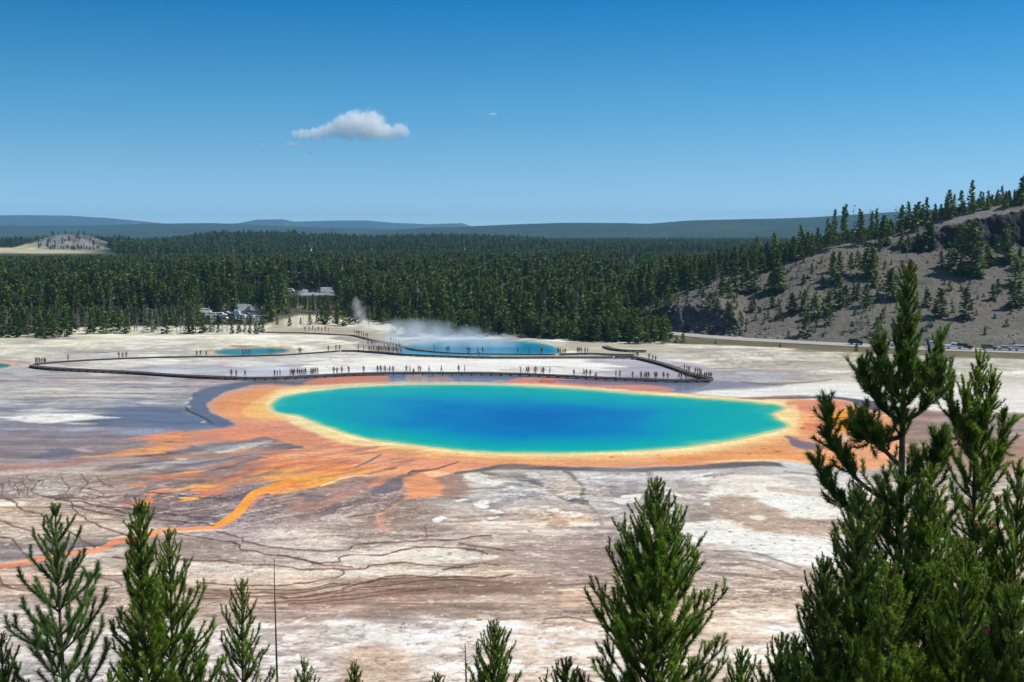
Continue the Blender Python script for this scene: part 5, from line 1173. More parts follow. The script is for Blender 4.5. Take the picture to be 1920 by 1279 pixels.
# --- on the gravel hill: (x, base y, height px of the survey, kind)
HILL_TREES = [
 (1399,549,43,'full'),(1414,545,38,'full'),(1452,549,62,'full'),(1461,545,50,'full'),(1446,551,40,'full'),(1523,519,26,'narrow'),(1527,596,44,'full'),(1482,588,38,'full'),(1490,584,26,'full'),
 (1412,583,27,'full'),(1448,577,24,'full'),(1555,609,26,'young'),(1572,577,34,'full'),(1585,572,38,'full'),(1508,532,18,'full'),(1544,541,22,'full'),(1574,532,60,'narrow'),(1561,524,52,'narrow'),
 (1634,524,60,'full'),(1625,519,55,'full'),(1614,617,52,'dry'),(1636,592,32,'snag'),(1651,607,20,'full'),(1672,562,60,'full'),(1668,553,50,'narrow'),(1595,515,42,'narrow'),(1559,511,38,'narrow'),
 (1760,594,54,'full'),(1738,575,34,'full'),(1811,598,60,'full'),(1822,517,100,'full'),(1800,515,92,'full'),(1826,519,50,'full'),(1764,502,32,'full'),(1884,494,64,'full'),(1888,489,40,'full'),
 (1739,464,50,'full'),(1745,460,46,'narrow'),(1903,536,54,'full'),(1899,579,46,'full'),(1914,575,48,'full'),(1869,549,26,'full'),(1899,647,20,'full'),(1606,658,16,'full'),
 (1249,566,12,'young'),(1352,553,34,'full'),(1360,549,26,'full'),(1380,528,25,'full'),(1346,583,24,'young'),(1365,586,22,'young'),(1326,579,22,'young'),(1318,558,16,'full'),(1288,553,16,'full'),(1393,605,13,'young'),
 (1341,645,8,'young'),(1463,651,9,'young'),(1269,643,14,'young'),(1281,643,20,'young'),(1655,596,18,'full'),(1472,490,26,'full'),(1484,487,30,'full'),(1502,485,26,'full'),(1444,505,32,'full'),(1455,500,34,'full'),
 (1399,520,30,'full'),(1416,516,34,'narrow'),(1430,510,30,'full'),(1700,610,30,'full'),(1722,470,30,'full'),(1690,470,40,'narrow'),(1650,480,34,'narrow'),(1640,500,30,'full'),(1705,520,34,'full'),(1780,545,20,'young'),
 (1850,500,40,'full'),(1870,485,44,'narrow'),(1912,505,40,'full'),(1380,545,20,'young'),(1370,530,22,'full'),(1500,560,16,'young'),(1530,560,14,'young'),(1600,560,18,'young'),(1620,575,14,'young'),(1680,585,20,'narrow'),
 (1790,560,16,'snag'),(1793,592,30,'snag'),(1480,540,40,'snag'),(1610,500,44,'snag'),(1700,490,36,'snag'),(1493,535,30,'snag'),
]
def hill_label(x, y, h, kind):
    z = 'in front of the dark cliff' if x > 1690 and y < 470 else 'on the gravel slope right of the tallest near pine' if x > 1715 else 'on the gravel slope left of the tallest near pine' if x > 1560 else 'on the stony middle of the grey hill' if x > 1420 else 'above the low rock outcrop at the left end of the hill'
    if y > 630: z = 'on the grassy strip below the road'
    k = {'full': 'dark bushy conifer', 'narrow': 'narrow dark pine', 'snag': 'bare grey dead tree', 'dry': 'thin half-dead grey tree', 'young': 'small low conifer'}[kind]
    if h >= 85: k = 'huge dark conifer'
    elif h >= 50 and kind == 'full': k = 'tall bushy conifer'
    return k + ' ' + z
from collections import Counter
for x, y, h, kd in HILL_TREES:
    if y > 630:
        wx, wy = on_ground(x, y); p = (float(wx), float(wy), 0.)
    else: p = on_hill(x, y)
    hm = h / F_PX * p[1]; lb = hill_label(x, y, h, kd)
    one_tree(kd, seed_of(), *p, hm, {'full': 1.5, 'narrow': 1.3, 'snag': 1.2, 'dry': 1.6, 'young': 1.6}[kd] * (1.15 if h < 60 else 1.0), lb, 'trees scattered over the gravel hill')
# crest of the hill
rs = np.random.RandomState(8)
for i in range(74):
    px = 1178 + (1930 - 1178) * (i + rs.rand()) / 74; dc, zc = hill_crest(px)
    D = float(dc) + rs.uniform(-6, 5); z = float(hill_z(px, D)[0]); x = (px - 960) / F_PX * (D + 3); tall = 1540 < px < 1640
    h = rs.uniform(11, 17) if tall else rs.uniform(6, 12.5)
    kd = ('narrow' if rs.rand() < .7 else 'snag') if tall else ('full' if rs.rand() < .5 else 'narrow' if rs.rand() < .8 else 'snag')
    lab = 'tall thin pine in the ragged group on the crest of the hill' if tall else ('conifer on the lower left part of the crest line' if px < 1540 else 'conifer on the skyline along the top of the grey hill')
    if kd == 'snag': lab = 'bare grey trunk ' + ('in the ragged group on the crest of the hill' if tall else 'among the conifers on the crest line')
    one_tree(kd, seed_of(), x, D, z, h, .85 if tall else 1.2, lab + ('' if tall else ', ' + ('lower third', 'middle third', 'upper third')[min(2, int(3 * (px - 1178) / 362))] if px < 1540 else ', ' + ('near end', 'middle', 'far right')[min(2, int(3 * (px - 1640) / 290))] if px > 1640 else ''), 'trees along the crest of the hill')
# --- the front of the woods, each its own tree: x range, survey base y range, heights, kinds, number, label
FRONT = [
 (-30,128,626,634,(6,10),('full','young','dry','full'),26,'bushy green conifer at the left end of the tree line'),
 (60,130,600,622,(8,12),('pine','full'),8,'dark conifer behind the left end of the tree line'),
 (128,385,620,627,(5,9),('dry','dry','full','young','pine'),34,'thin half-bare young tree at the edge of the white flat'),
 (385,500,622,627,(2.6,4.6),('young','full','dry'),18,'low green conifer in front of the car park'),
 (500,640,603,612,(2.5,5),('full','young'),8,'small conifer on the pale clearing'),
 (600,760,598,612,(5,9),('full','pine','dry','young'),18,'conifer behind the rising steam'),
 (740,985,616,633,(5,10),('full','pine','young'),28,'green conifer at the foot of the woods behind the steaming pool'),
 (985,1255,628,645,(5,8.5),('full','young','full','young'),38,'bushy green conifer in the thicket right of the steaming pool'),
 (985,1180,606,622,(8,13),('pine','full'),12,'taller conifer behind the green thicket'),
]
for x0, x1, y0, y1, (h0, h1), kinds, n, lab in FRONT:
    for i in range(n):
        px = x0 + (x1 - x0) * (i + rs.rand()) / n; py = rs.uniform(y0, y1)
        if 985 <= x0 and y0 > 625: py = y0 + (y1 - y0) * max(0, min(1, .25 + .75 * (px - 985) / 200)) * rs.uniform(.6, 1.0)
        wx, wy = on_ground(px, py); kd = kinds[rs.randint(len(kinds))]
        one_tree(kd, seed_of(), float(wx), float(wy), 0., rs.uniform(h0, h1), 1.35 if kd != 'young' else 1.5, lab + ', ' + ('left', 'middle', 'right')[int(3 * i / n)] + ' part', 'front trees: ' + lab)

# --- the woods behind: one object, far more trees than anyone could count
def scatter():
    P = []
    def band(y0, y1, step, sx, hmin, hmax, wide, keep=None, pr=(-250, 2200)):
        y = y0
        while y < y1:
            st = step(y); x0 = (pr[0] - 960) / F_PX * y; x1 = (pr[1] - 960) / F_PX * y; n = max(1, int((x1 - x0) / st))
            x = x0 + (np.arange(n) + rs.rand(n)) * (x1 - x0) / n; yy = y + rs.uniform(-.5, .5, n) * st
            h = rs.triangular(hmin * .62, (hmin + hmax) / 2, hmax * 1.1, n) * (1 + .22 * fbm(x * .02, yy * .02, 401, 3)); P.append(np.c_[x, yy, h, np.full(n, wide)]); y += st
    band(376, 620, lambda y: 4.0, 1, 11.5, 18.5, .95)
    band(620, 1150, lambda y: 4.9 + (y - 620) * .004, 1, 11, 18, 1.05)
    band(1150, 2200, lambda y: 8.0 + (y - 1150) * .004, 1, 11, 17, 1.35)
    band(2200, 3250, lambda y: 11 + (y - 2200) * .003, 1, 9, 14, 1.6)
    A = np.concatenate(P); x, y, h, w = A.T; px = azpx(x, y)
    ok = y > edge_d(px) + 6 + 5 * fbm(x * .05, y * .05, 403, 3)
    dens = fbm(x * .012, y * .012, 405, 4); ok &= ~((dens > .42) & (y < 620))
    ok &= ~((px > 366) & (px < 500) & (y < 486))                                      # car park
    ok &= ~((px > 505) & (px < 700) & (y < 470))
    lot = (px > 534) & (px < 634); ok &= ~(lot & (y > 600) & (y < 662)); low = lot & (y <= 600); h = np.where(low, np.minimum(h, (36 - 122 * y / 2100) * rs.uniform(.75, 1.05, len(x))), h); ok &= ~(low & (h < 2))
    gap = (px > 366) & (px < 500) & (y < 560); h = np.where(gap, h * .9, h)
    q = np.hypot((px - 132) / 84., (y - 1750) / 190.); rnd = rs.rand(len(x))
    ok &= ~((q < 1.1) & (rnd > .42)); ok &= ~((px < 215 - (y - 1280) * .05) & (y > 1290) & (y < 1760) & (q > 1.1))
    for a, b, c, d in ((345,420,1620,1800),(578,642,1560,1760),(860,905,1560,1740),(700,715,1600,1700)): ok &= ~((px > a) & (px < b) & (y > c - 230) & (y < d) & (rnd > .30))
    h = np.where(q < 1.15, h * .5, h)
    hp_ = (px > 1165); dc, zc = hill_crest(np.clip(px, 1120, 3200)); hb = hill_base(np.clip(px, 1120, 3200))
    onb = hp_ & (y > dc + 4) & (y < dc + 250); inn = hp_ & (y <= dc + 4)
    ok &= ~inn
    ok &= ~((y > 1100) & (y < 1900) & (px > 1560)); ok &= ~((px > 700) & (px < 1165) & (y < 440) & (rnd < .45))
    ok &= ~(onb & (rnd < np.interp(px, [1165, 1500, 1700, 1920], [.05, .1, .3, .2])))
    z = terrain(x, y) * sstep(420, 470, y); z = np.where(onb, np.maximum(hill_z(np.clip(px, 1120, 3200), np.clip(y, 300, 1e5))[0], z), z)
    # behind the hill the tops stay below its ragged skyline
    cap = np.interp(px, [-250,0,200,400,600,800,1100,1250], [482,480,478,476,471,468,465,470]); lo_ = (y < 1290) & (px < 1400); hm = CAM_H + (HORIZON - cap) / F_PX * y - z; h = np.where(lo_, np.minimum(h, hm * rs.uniform(.8, 1.04, len(x))), h); ok &= ~(lo_ & (h < 4))
    line = np.interp(px, [1165,1300,1400,1450,1500,1540,1600,1660,1720,1780,1850,1920,2300], [474,473,466,458,449,438,430,414,400,384,368,352,300])
    hm = CAM_H + (HORIZON - line) / F_PX * y - z; lim = (px > 1165) & (y < 1400); h = np.where(lim, np.minimum(h, hm * rs.uniform(.62, 1.06, len(x))), h); ok &= ~(lim & (h < 3.5))
    # low thickets at the very front
    ex = []
    for a, b, d0, d1, st, h0, h1, kk in ((-60, 128, 386, 412, 1.6, 4, 9, (5, 6, 9, 8)), (120, 500, 402, 430, 1.6, 3, 8, (8, 9, 9, 7, 8)), (560, 760, 444, 466, 2.4, 3, 7, (9, 6, 8)), (740, 1000, 384, 440, 2.6, 3, 8, (9, 6, 5, 9)), (990, 1250, 362, 440, 2.1, 3.5, 7.5, (9, 9, 6, 5))):
        xa, xb = (a - 960) / F_PX * d0, (b - 960) / F_PX * d1; m = int(abs(xb - xa) * (d1 - d0) / st ** 2); xx = rs.uniform(xa, xb, m); yy = rs.uniform(d0, d1, m); p_ = azpx(xx, yy)
        g = (p_ > a) & (p_ < b) & (yy > edge_d(p_) - 8) & (rs.rand(m) > .12); xx, yy = xx[g], yy[g]; m = len(xx)
        ex.append(np.c_[xx, yy, np.zeros(m) - .1, rs.uniform(h0, h1, m), np.full(m, 1.25), rs.choice(kk, m)])
    hpx = rs.uniform(1200, 1935, 560); ht_ = rs.beta(1.1, 1.4, 560)
    for a_, t_ in zip(hpx, ht_):
        if a_ > 1690 and rs.rand() < .6: continue
        d_ = float(hill_base(a_)) * (1 - t_) + float(hill_crest(a_)[0]) * t_ + 2; z_ = float(hill_z(a_, d_)[0]); ex.append(np.array([[(a_ - 960) / F_PX * (d_ + 4), d_, z_ - .1, (rs.uniform(3.5, 8.5) if rs.rand() < .08 else rs.uniform(.7, 2.6)), 1.5, rs.choice((9, 9, 8, 6))]]))
    ex = [e for e in ex if len(e)]
    for e in ex:
        if len(e) > 1: c_ = (azpx(e[:, 0], e[:, 1]) > 372); e[:, 3] = np.where(c_ & (azpx(e[:, 0], e[:, 1]) < 500), np.minimum(e[:, 3], 3.4), e[:, 3])
    ex = np.concatenate(ex); k0 = np.full(int(ok.sum()), -1)
    return tuple(np.concatenate([a_, b_]) for a_, b_ in ((x[ok], ex[:, 0]), (y[ok], ex[:, 1]), (z[ok] - .2, ex[:, 2]), (h[ok], ex[:, 3]), (w[ok], ex[:, 4]), (k0, ex[:, 5])))
sx, sy, sz, sh_, sw, sk_ = scatter(); n = len(sx); print('mass trees', n)
kinds = [('pine', 0), ('pine', 1), ('pine', 2), ('narrow', 0), ('narrow', 1), ('full', 0), ('full', 1), ('snag', 0), ('dry', 0), ('young', 0)]
pick = rs.choice(len(kinds), n, p=[.19, .18, .17, .13, .12, .07, .05, .06, .03, 0])
pick = np.where(sk_ >= 0, np.where(sk_ == 9, 9, sk_), pick)
woods = scatter_points('pine_woods', np.stack([sx, sy, sz], 1), np.c_[rs.normal(0, .03, n), rs.normal(0, .03, n), rs.rand(n) * 6.283], np.stack([sh_ * sw * 1.12, sh_ * sw * 1.12, sh_], 1), pick, [proto(*kd)[2] for kd in kinds], 'woods_kinds')
tag(woods, 'dark pine forest covering the plain and the hills behind the springs', 'forest', kind='stuff')
# ---------------------------------------------------------------- boardwalks
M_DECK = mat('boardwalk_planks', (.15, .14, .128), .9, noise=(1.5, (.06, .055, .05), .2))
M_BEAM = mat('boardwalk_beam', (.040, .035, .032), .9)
def boardwalk(label, pts, width=1.9, z=.55, post_gap=3.0, rail=True):
    L = smooth_line(pts, 6)[:, :2]; c = np.array([on_ground(p[0], p[1], z) for p in L]).reshape(-1, 2)
    seg = np.r_[0, np.cumsum(np.linalg.norm(np.diff(c, axis=0), axis=1))]; n = max(3, int(seg[-1] / 1.2)); s = np.linspace(0, seg[-1], n)
    c = np.c_[np.interp(s, seg, c[:, 0]), np.interp(s, seg, c[:, 1])]
    T = np.gradient(c, axis=0); T /= np.linalg.norm(T, axis=1)[:, None] + 1e-9; Nn = np.stack([-T[:, 1], T[:, 0]], 1)
    root = empty('boardwalk', (float(c[n // 2, 0]), float(c[n // 2, 1]), 0)); tag(root, label, 'boardwalk', 'boardwalks over the springs'); o = c[n // 2]
    def strip(w0, w1, z0, z1):
        a, b = c + Nn * w0 - o, c + Nn * w1 - o; z0 = np.full(n, z0); z1 = np.full(n, z1)
        V = np.concatenate([np.c_[a, z0], np.c_[b, z0], np.c_[b, z1], np.c_[a, z1]]); i = np.arange(n - 1); F = []
        for k in range(4): F.append(np.stack([i + k * n, i + 1 + k * n, i + 1 + ((k + 1) % 4) * n, i + ((k + 1) % 4) * n], -1))
        F.append(np.array([[0, n, 2 * n, 3 * n], [n - 1, 4 * n - 1, 3 * n - 1, 2 * n - 1]])); return V, np.concatenate(F)
    V, Q = strip(-width / 2, width / 2, z - .06, z); link('deck', mesh_arrays('deck', V, quads=Q, mats=[M_DECK]), root)
    for sd in (-1, 1):
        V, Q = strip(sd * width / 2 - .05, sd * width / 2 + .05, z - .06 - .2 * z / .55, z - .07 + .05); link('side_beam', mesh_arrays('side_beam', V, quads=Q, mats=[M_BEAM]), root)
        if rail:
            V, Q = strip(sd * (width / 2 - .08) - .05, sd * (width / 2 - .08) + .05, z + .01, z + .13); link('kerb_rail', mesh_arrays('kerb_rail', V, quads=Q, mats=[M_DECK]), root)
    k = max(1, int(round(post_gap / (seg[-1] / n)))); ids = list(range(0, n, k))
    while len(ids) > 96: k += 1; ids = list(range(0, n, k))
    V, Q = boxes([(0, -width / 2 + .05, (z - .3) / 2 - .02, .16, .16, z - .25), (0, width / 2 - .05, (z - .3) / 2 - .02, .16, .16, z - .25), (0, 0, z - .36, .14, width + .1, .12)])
    pm = mesh_arrays('trestle', V, quads=Q, mats=[M_BEAM])
    for i in ids:
        q = link('trestle', pm, root, (float(c[i, 0] - o[0]), float(c[i, 1] - o[1]), 0)); q.rotation_euler = (0, 0, math.atan2(T[i, 1], T[i, 0]))
    return root
boardwalk('long dark near boardwalk running past the far shore of the great spring',
    [(62,684),(66,686.5),(100,690),(180,694),(250,697.5),(340,703.5),(434,707.5),(500,708),(560,706),(620,702.5),(700,699.5),(860,699),(980,701),(1100,706.5),(1180,710),(1260,712.5),(1335,712)], 1.7, .55)
boardwalk('boardwalk slanting from the crowded right end back towards the steaming pool',
    [(1332,709.5),(1316,706),(1290,698),(1262,688),(1240,681),(1211,673.5),(1187,669.5),(1153,669)], 1.6, .55)
boardwalk('far boardwalk along the near side of the steaming pool',
    [(1150,669.3),(1048,669.5),(927,670),(848,668),(760,664.5),(719,661),(669,657.5),(640,657.5)], 1.3, .4)
boardwalk('far left boardwalk crossing the white flat past the small teal pool',
    [(637,657.7),(589,661.5),(543,664.5),(506,666),(422,668),(360,668.5),(287,670),(192,673.5),(129,677),(91,680),(64,683)], 1.0, .25, 2.2)
boardwalk('boardwalk coming down from the car park through the crowd',
    [(500,622),(531,622.8),(568,623.2),(641,627),(664,628.5),(693,635.5),(719,640.5),(748,646),(770,653),(800,657),(850,661),(903,662.5),(970,663),(1040,663.5)], 1.2, .35, 3.0, False)
boardwalk('short dark boardwalk right of the steaming pool', [(1050,664),(1083,663),(1115,663),(1150,664.5),(1190,665)], 1.3, .4)
boardwalk('dark wooden walkway highest on the flat right of the steaming pool', [(1134,649),(1150,654),(1180,657),(1212,657.5)], 1.6, .5)

# ---------------------------------------------------------------- people
SKIN = mat('skin', (.15, .085, .06), .6); HAIR = mat('dark_hair', (.03, .022, .018), .7)
SHIRTS = {k: mat(k + '_cloth', c, .9) for k, c in dict(black=(.02,.02,.022), navy=(.03,.045,.10), grey=(.09,.09,.10), white=(.65,.65,.65), red=(.30,.04,.035), blue=(.05,.10,.20), green=(.06,.12,.06), pink=(.3,.12,.14), brown=(.10,.06,.04)).items()}
TROUS = {k: mat(k + '_trousers', c, .9) for k, c in dict(dark=(.025,.027,.035), jeans=(.05,.075,.13), khaki=(.12,.10,.07)).items()}
POSES = {   # joints: pelvis chest neck head | L/R: shoulder elbow wrist hand | hip knee ankle toe     (x right, y forward)
 'standing': dict(le=(-.27,.02,1.14), lw=(-.26,.10,.90), re=(.27,.02,1.14), rw=(.26,.10,.90), lk=(-.10,.02,.50), la=(-.11,0,.07), rk=(.10,.03,.50), ra=(.12,.02,.07), pel=(0,0,.95), ch=(0,0,1.30), hd=(0,.02,1.62)),
 'walking': dict(le=(-.26,.10,1.16), lw=(-.24,.30,1.0), re=(.26,-.10,1.15), rw=(.25,-.14,.90), lk=(-.10,-.10,.52), la=(-.10,-.36,.14), rk=(.10,.22,.52), ra=(.10,.28,.07), pel=(0,0,.93), ch=(0,.04,1.28), hd=(0,.09,1.60)),
 'photographing': dict(le=(-.30,.20,1.22), lw=(-.10,.38,1.45), re=(.30,.20,1.22), rw=(.10,.38,1.45), lk=(-.14,.02,.50), la=(-.18,0,.07), rk=(.14,.03,.50), ra=(.18,.02,.07), pel=(0,0,.94), ch=(0,-.02,1.29), hd=(0,.02,1.61)),
 'hands on hips': dict(le=(-.40,-.02,1.18), lw=(-.20,.05,1.0), re=(.40,-.02,1.18), rw=(.20,.05,1.0), lk=(-.12,.02,.50), la=(-.15,0,.07), rk=(.12,.03,.50), ra=(.16,.02,.07), pel=(0,0,.95), ch=(0,0,1.30), hd=(0,.02,1.62)),
 'crouching': dict(le=(-.28,.30,.72), lw=(-.14,.45,.58), re=(.28,.30,.72), rw=(.14,.45,.58), lk=(-.14,.36,.50), la=(-.13,.02,.08), rk=(.14,.36,.50), ra=(.13,.02,.08), pel=(0,-.08,.38), ch=(0,.10,.78), hd=(0,.20,1.08)),
}
def person_mesh(pose):
    P = POSES[pose]; V, E, R = [], [], []
    def v(p, r): V.append(Vector(p)); R.append(r); return len(V) - 1
    def chain(*ids):
        for a, b in zip(ids, ids[1:]): E.append((a, b))
    pel = Vector(P['pel']); ch = Vector(P['ch']); hd = Vector(P['hd']); up = (ch - pel).normalized()
    a = v(pel, .145); b = v(pel.lerp(ch, .5), .125); c = v(ch, .15); nk = v(ch + up * .16, .055); h1 = v(hd - Vector((0, 0, .03)), .085); h2 = v(hd + Vector((0, -.005, .10)), .085)
    chain(a, b, c, nk, h1, h2)
    for s, e, w in ((-1, 'le', 'lw'), (1, 're', 'rw')):
        sh = v(ch + Vector((s * .185, 0, .07)), .062); el = v(P[e], .047); wr = v(P[w], .034); d = (Vector(P[w]) - Vector(P[e])).normalized(); ha = v(Vector(P[w]) + d * .09, .038); tip = v(Vector(P[w]) + d * .17, .018)
        E.append((c, sh)); chain(sh, el, wr, ha, tip)
    for s, k_, an in ((-1, 'lk', 'la'), (1, 'rk', 'ra')):
        hp_ = v(pel + Vector((s * .10, 0, -.07)), .095); kn = v(P[k_], .062); ak = v(P[an], .043); to = v(Vector(P[an]) + Vector((0, .17, -.035)), .036)
        E.append((a, hp_)); chain(hp_, kn, ak, to)
    me = bpy.data.meshes.new('person'); me.from_pydata(V, E, []); ob = bpy.data.objects.new('tmp', me); COL.objects.link(ob)
    md = ob.modifiers.new('skin', 'SKIN'); sk = me.skin_vertices[0].data
    for i, r in enumerate(R): sk[i].radius = (r, r * (.72 if i in (0, 1, 2) else 1)); sk[i].use_root = (i == 0)
    sub = ob.modifiers.new('sub', 'SUBSURF'); sub.levels = 1; sub.render_levels = 1
    dg = bpy.context.evaluated_depsgraph_get(); out = bpy.data.meshes.new_from_object(ob.evaluated_get(dg)); bpy.data.objects.remove(ob)
    out.name = 'person_' + pose.replace(' ', '_')
    nk_z = (ch + up * .16).z; cr = P['pel'][2]
    for pl in out.polygons:                                 # slots: skin, shirt, trousers, hair
        c_ = pl.center; pl.use_smooth = True
        dw = min((c_ - Vector(P[k_])).length for k_ in ('lw', 'rw')); de = min((c_ - Vector(P[k_])).length for k_ in ('le', 're'))
        if c_.z > nk_z + .01: pl.material_index = 3 if (c_.z > hd.z + .07 or c_.y < hd.y - .02) else 0
        elif dw < .12 and abs(c_.x) > .08: pl.material_index = 0
        elif c_.z > cr + .02 or (pose == 'crouching' and (c_ - ch).length < .33): pl.material_index = 1
        elif c_.z < .09: pl.material_index = 3
        else: pl.material_index = 2
    return out
PBASE = {p: person_mesh(p) for p in POSES}
PCACHE = {}
def person_data(pose, shirt, trous):
    k_ = (pose, shirt, trous)
    if k_ not in PCACHE:
        m = PBASE[pose].copy(); m.materials.clear()
        for x in (SKIN, SHIRTS[shirt], TROUS[trous], HAIR): m.materials.append(x)
        PCACHE[k_] = m
    return PCACHE[k_]
rp_ = random.Random(12)
def person(px, py, label, group, pose=None, shirt=None, z=.55, scale=1.10):
    pose = pose or rp_.choice(['standing', 'standing', 'walking', 'photographing', 'hands on hips', 'standing']); shirt = shirt or rp_.choice(['black', 'navy', 'grey', 'black', 'white', 'red', 'blue', 'grey', 'navy', 'black', 'navy', 'blue'])
    x, y = on_ground(px, py, z); o = link('person', person_data(pose, shirt, rp_.choice(['dark', 'dark', 'jeans', 'khaki'])))
    o.location = (float(x), float(y), z - .005); o.rotation_euler = (0, 0, rp_.choice([math.pi, math.pi, .0, 1.57, -1.57]) + rp_.uniform(-.5, .5)); s = rp_.uniform(.96, 1.08) * scale; o.scale = (s, s, s)
    tag(o, label, 'person', group); return o
def yb(px): return interp(px, [(62,684),(180,694),(340,703.5),(434,707.5),(500,708),(560,706),(620,702.5),(700,699.5),(860,699),(980,701),(1100,706.5),(1180,710),(1260,712.5),(1335,712)]) - .6
NEAR = [  # clusters on the near boardwalk, left to right
 ('one of the three small figures on the left bend of the near boardwalk', [434,443,460], 0),
 ('one of three people in a tight row where the near boardwalk groups start', [515,520,525], 0),
 ('person in the dense dark group on the near boardwalk above the orange lobe', [544,547,549,552,558,562,566,570,573], 0),
 ('person in the right half of the dense left group', [582,585,588,592,596], 0),
 ('one of the three people spaced out right of the dense left group', [626,632,641], 0),
 ('lone person between the spaced trio and the left shore of the blue water', [654], 0),
 ('lone person on the near boardwalk above the left tip of the blue water', [682], 0),
 ('one of the five people mirrored in the left end of the blue-grey wet strip', [708,714,722,731,737], 0),
 ('one of the four people around the crouching figure', [762,769,784,788], 0),
 ('crouching person on the near boardwalk between four standing ones', [776], 'crouching'),
 ('single upright person above the left peach-coloured mound', [805], 0),
 ('person bending aside between the two peach-coloured mounds', [828], 'walking'),
 ('left one of the two people alone before white sinter', [860], 'standing'),
 ('right, stouter one of the two people alone before white sinter', [871.5], 'standing'),
 ('one of the three people left of the small canopy on the near boardwalk', [976.6,987,991], 0),
 ('one of the short figures bunched between the upright trios', [1002,1005,1016,1019], 'walking'),
 ('upright person closing the middle bunch on the near boardwalk', [1031], 0),
 ('tall lone person whose reflection falls on the purple wet strip', [1076], 'standing'),
 ('one of the three people right of the tall lone person', [1095,1099.5,1106.6], 0),
 ('crouching person right of the trio near the middle right', [1116], 'crouching'),
 ('one of the pair standing before the slanting boardwalk', [1155,1162], 0),
 ('lone person right of the pair', [1186], 0),
 ('left one of the group with red and orange clothes', [1202], 0),
 ('person in warm coloured clothes in the tight red group', [1209,1212,1216], 0),
 ('one of the pair right of the red group', [1228,1231], 0),
 ('short person between two pairs near the right end', [1244], 0),
 ('broad person with pack near the right end of the boardwalk', [1252], 0),
 ('person in the long line at the right end under the slanting boardwalk', [1273,1278,1285,1288,1292,1297,1301], 0),
 ('person in the crowd at the very right end of the near boardwalk', [1308,1312,1316,1321,1325,1329,1333], 0),
]
for lab, xs, ps in NEAR:
    red = 'warm' in lab
    for x in xs: person(x, yb(x) + rp_.uniform(-.7, .9), lab, 'people on the near boardwalk', ps or None, 'red' if red else ('black' if 'stouter' in lab or 'dense' in lab and rp_.random() < .6 else None))
FARP = [
 ('person in the knot of people at the left end bend', [(67,683),(70,684),(74,683.3),(78,683.6),(83,683.2),(85,684)], .5),
 ('lone person on the thin upper branch of the far left boardwalk', [(128,676.8)], .45),
 ('one of the three people on the far left boardwalk', [(223,672.2),(230,672),(237,671.8)], .45),
 ('one of the three people left of the small teal pool', [(369,668.4),(376,668.3),(387,668.2)], .45),
 ('one of the people standing in front of the small teal pool', [(456,667),(462,667),(468,667)], .45),
 ('pair merging into one dark figure right of the small teal pool', [(561,663.2),(564,663)], .45),
 ('one of the three people on the flat stretch between pool and crowd', [(616,659.5),(630,658.2),(637,657.8)], .5),
 ('one of the two people at the edge of the big crowd', [(672,657.5),(682,658)], .55),
 ('person among those descending from the car park', [(664,628.3),(669,629),(673,630),(678,631.5),(682,632.5),(686,633.5),(689,634.5)], .6),
 ('person walking where the boardwalk enters the steam', [(733,643),(738,644),(742,645),(747,646)], .6),
 ('person on the boardwalk before the grey ground by the steam', [(814,658),(838,660.5),(842,660.8)], .6),
 ('one of the people at the left part of the turquoise water', [(877,662),(881,662.2),(879,669.5),(896,662.3),(905,662.4),(898,669.8)], .6),
 ('person standing before the bright turquoise water', [(971,663),(993,663.2),(1017,663.3),(1015,663.3)], .6),
 ('person at the right tip of the turquoise water', [(1046,663.5),(1048,664),(1051,664),(1056,664),(1060,664)], .6),
 ('person on the short dark boardwalk right of the steaming pool', [(1083,663),(1086,663),(1090,663.1),(1097,663.2),(1102,663.3)], .6),
 ('one of the pair at the top of the slanting boardwalk', [(1193,670.5),(1196,671)], .6),
 ('one of the three people near the top of the slanting boardwalk', [(1217,675),(1224,677),(1229,678.5)], .6),
 ('person part-way down the slanting boardwalk', [(1283,695.5),(1288,697.3),(1292,698.7)], .6),
 ('person in the group low on the slanting boardwalk', [(1304,702.5),(1308,703.5),(1311,704.6),(1314,705.5)], .6),
 ('person near the parked cars on the pale clearing', [(572,621),(580,622),(586,620),(591,623),(597,621),(603,624),(610,622),(616,625)], .05),
]
for lab, ps, z in FARP:
    z = .55 if 'slanting' in lab or 'left end bend' in lab else .25 if z in (.45, .5) else .4 if z == .55 or 'short dark' in lab else .35 if z == .6 else z
    for x, y in ps: person(x, y, lab, 'people on the far boardwalks', z=.4 if y > 669 and z == .35 else z)
CROWD = 'person in the big crowd left of the steaming pool'
pts_c = [(691 + (755 - 691) * i / 33 + rp_.uniform(-1.2, 1.2)) for i in range(34)]
for i, x in enumerate(pts_c):
    y = (interp(x, [(640,657.5),(669,657.5),(719,661),(760,664.5)]) - .4 + rp_.uniform(-.6, .6)) if i % 2 else (interp(x, [(693,635.5),(719,640.5),(748,646),(770,653)]) + rp_.uniform(8, 12))
    person(x, float(y), CROWD, 'big crowd left of the steaming pool', z=.4 if i % 2 else .03)

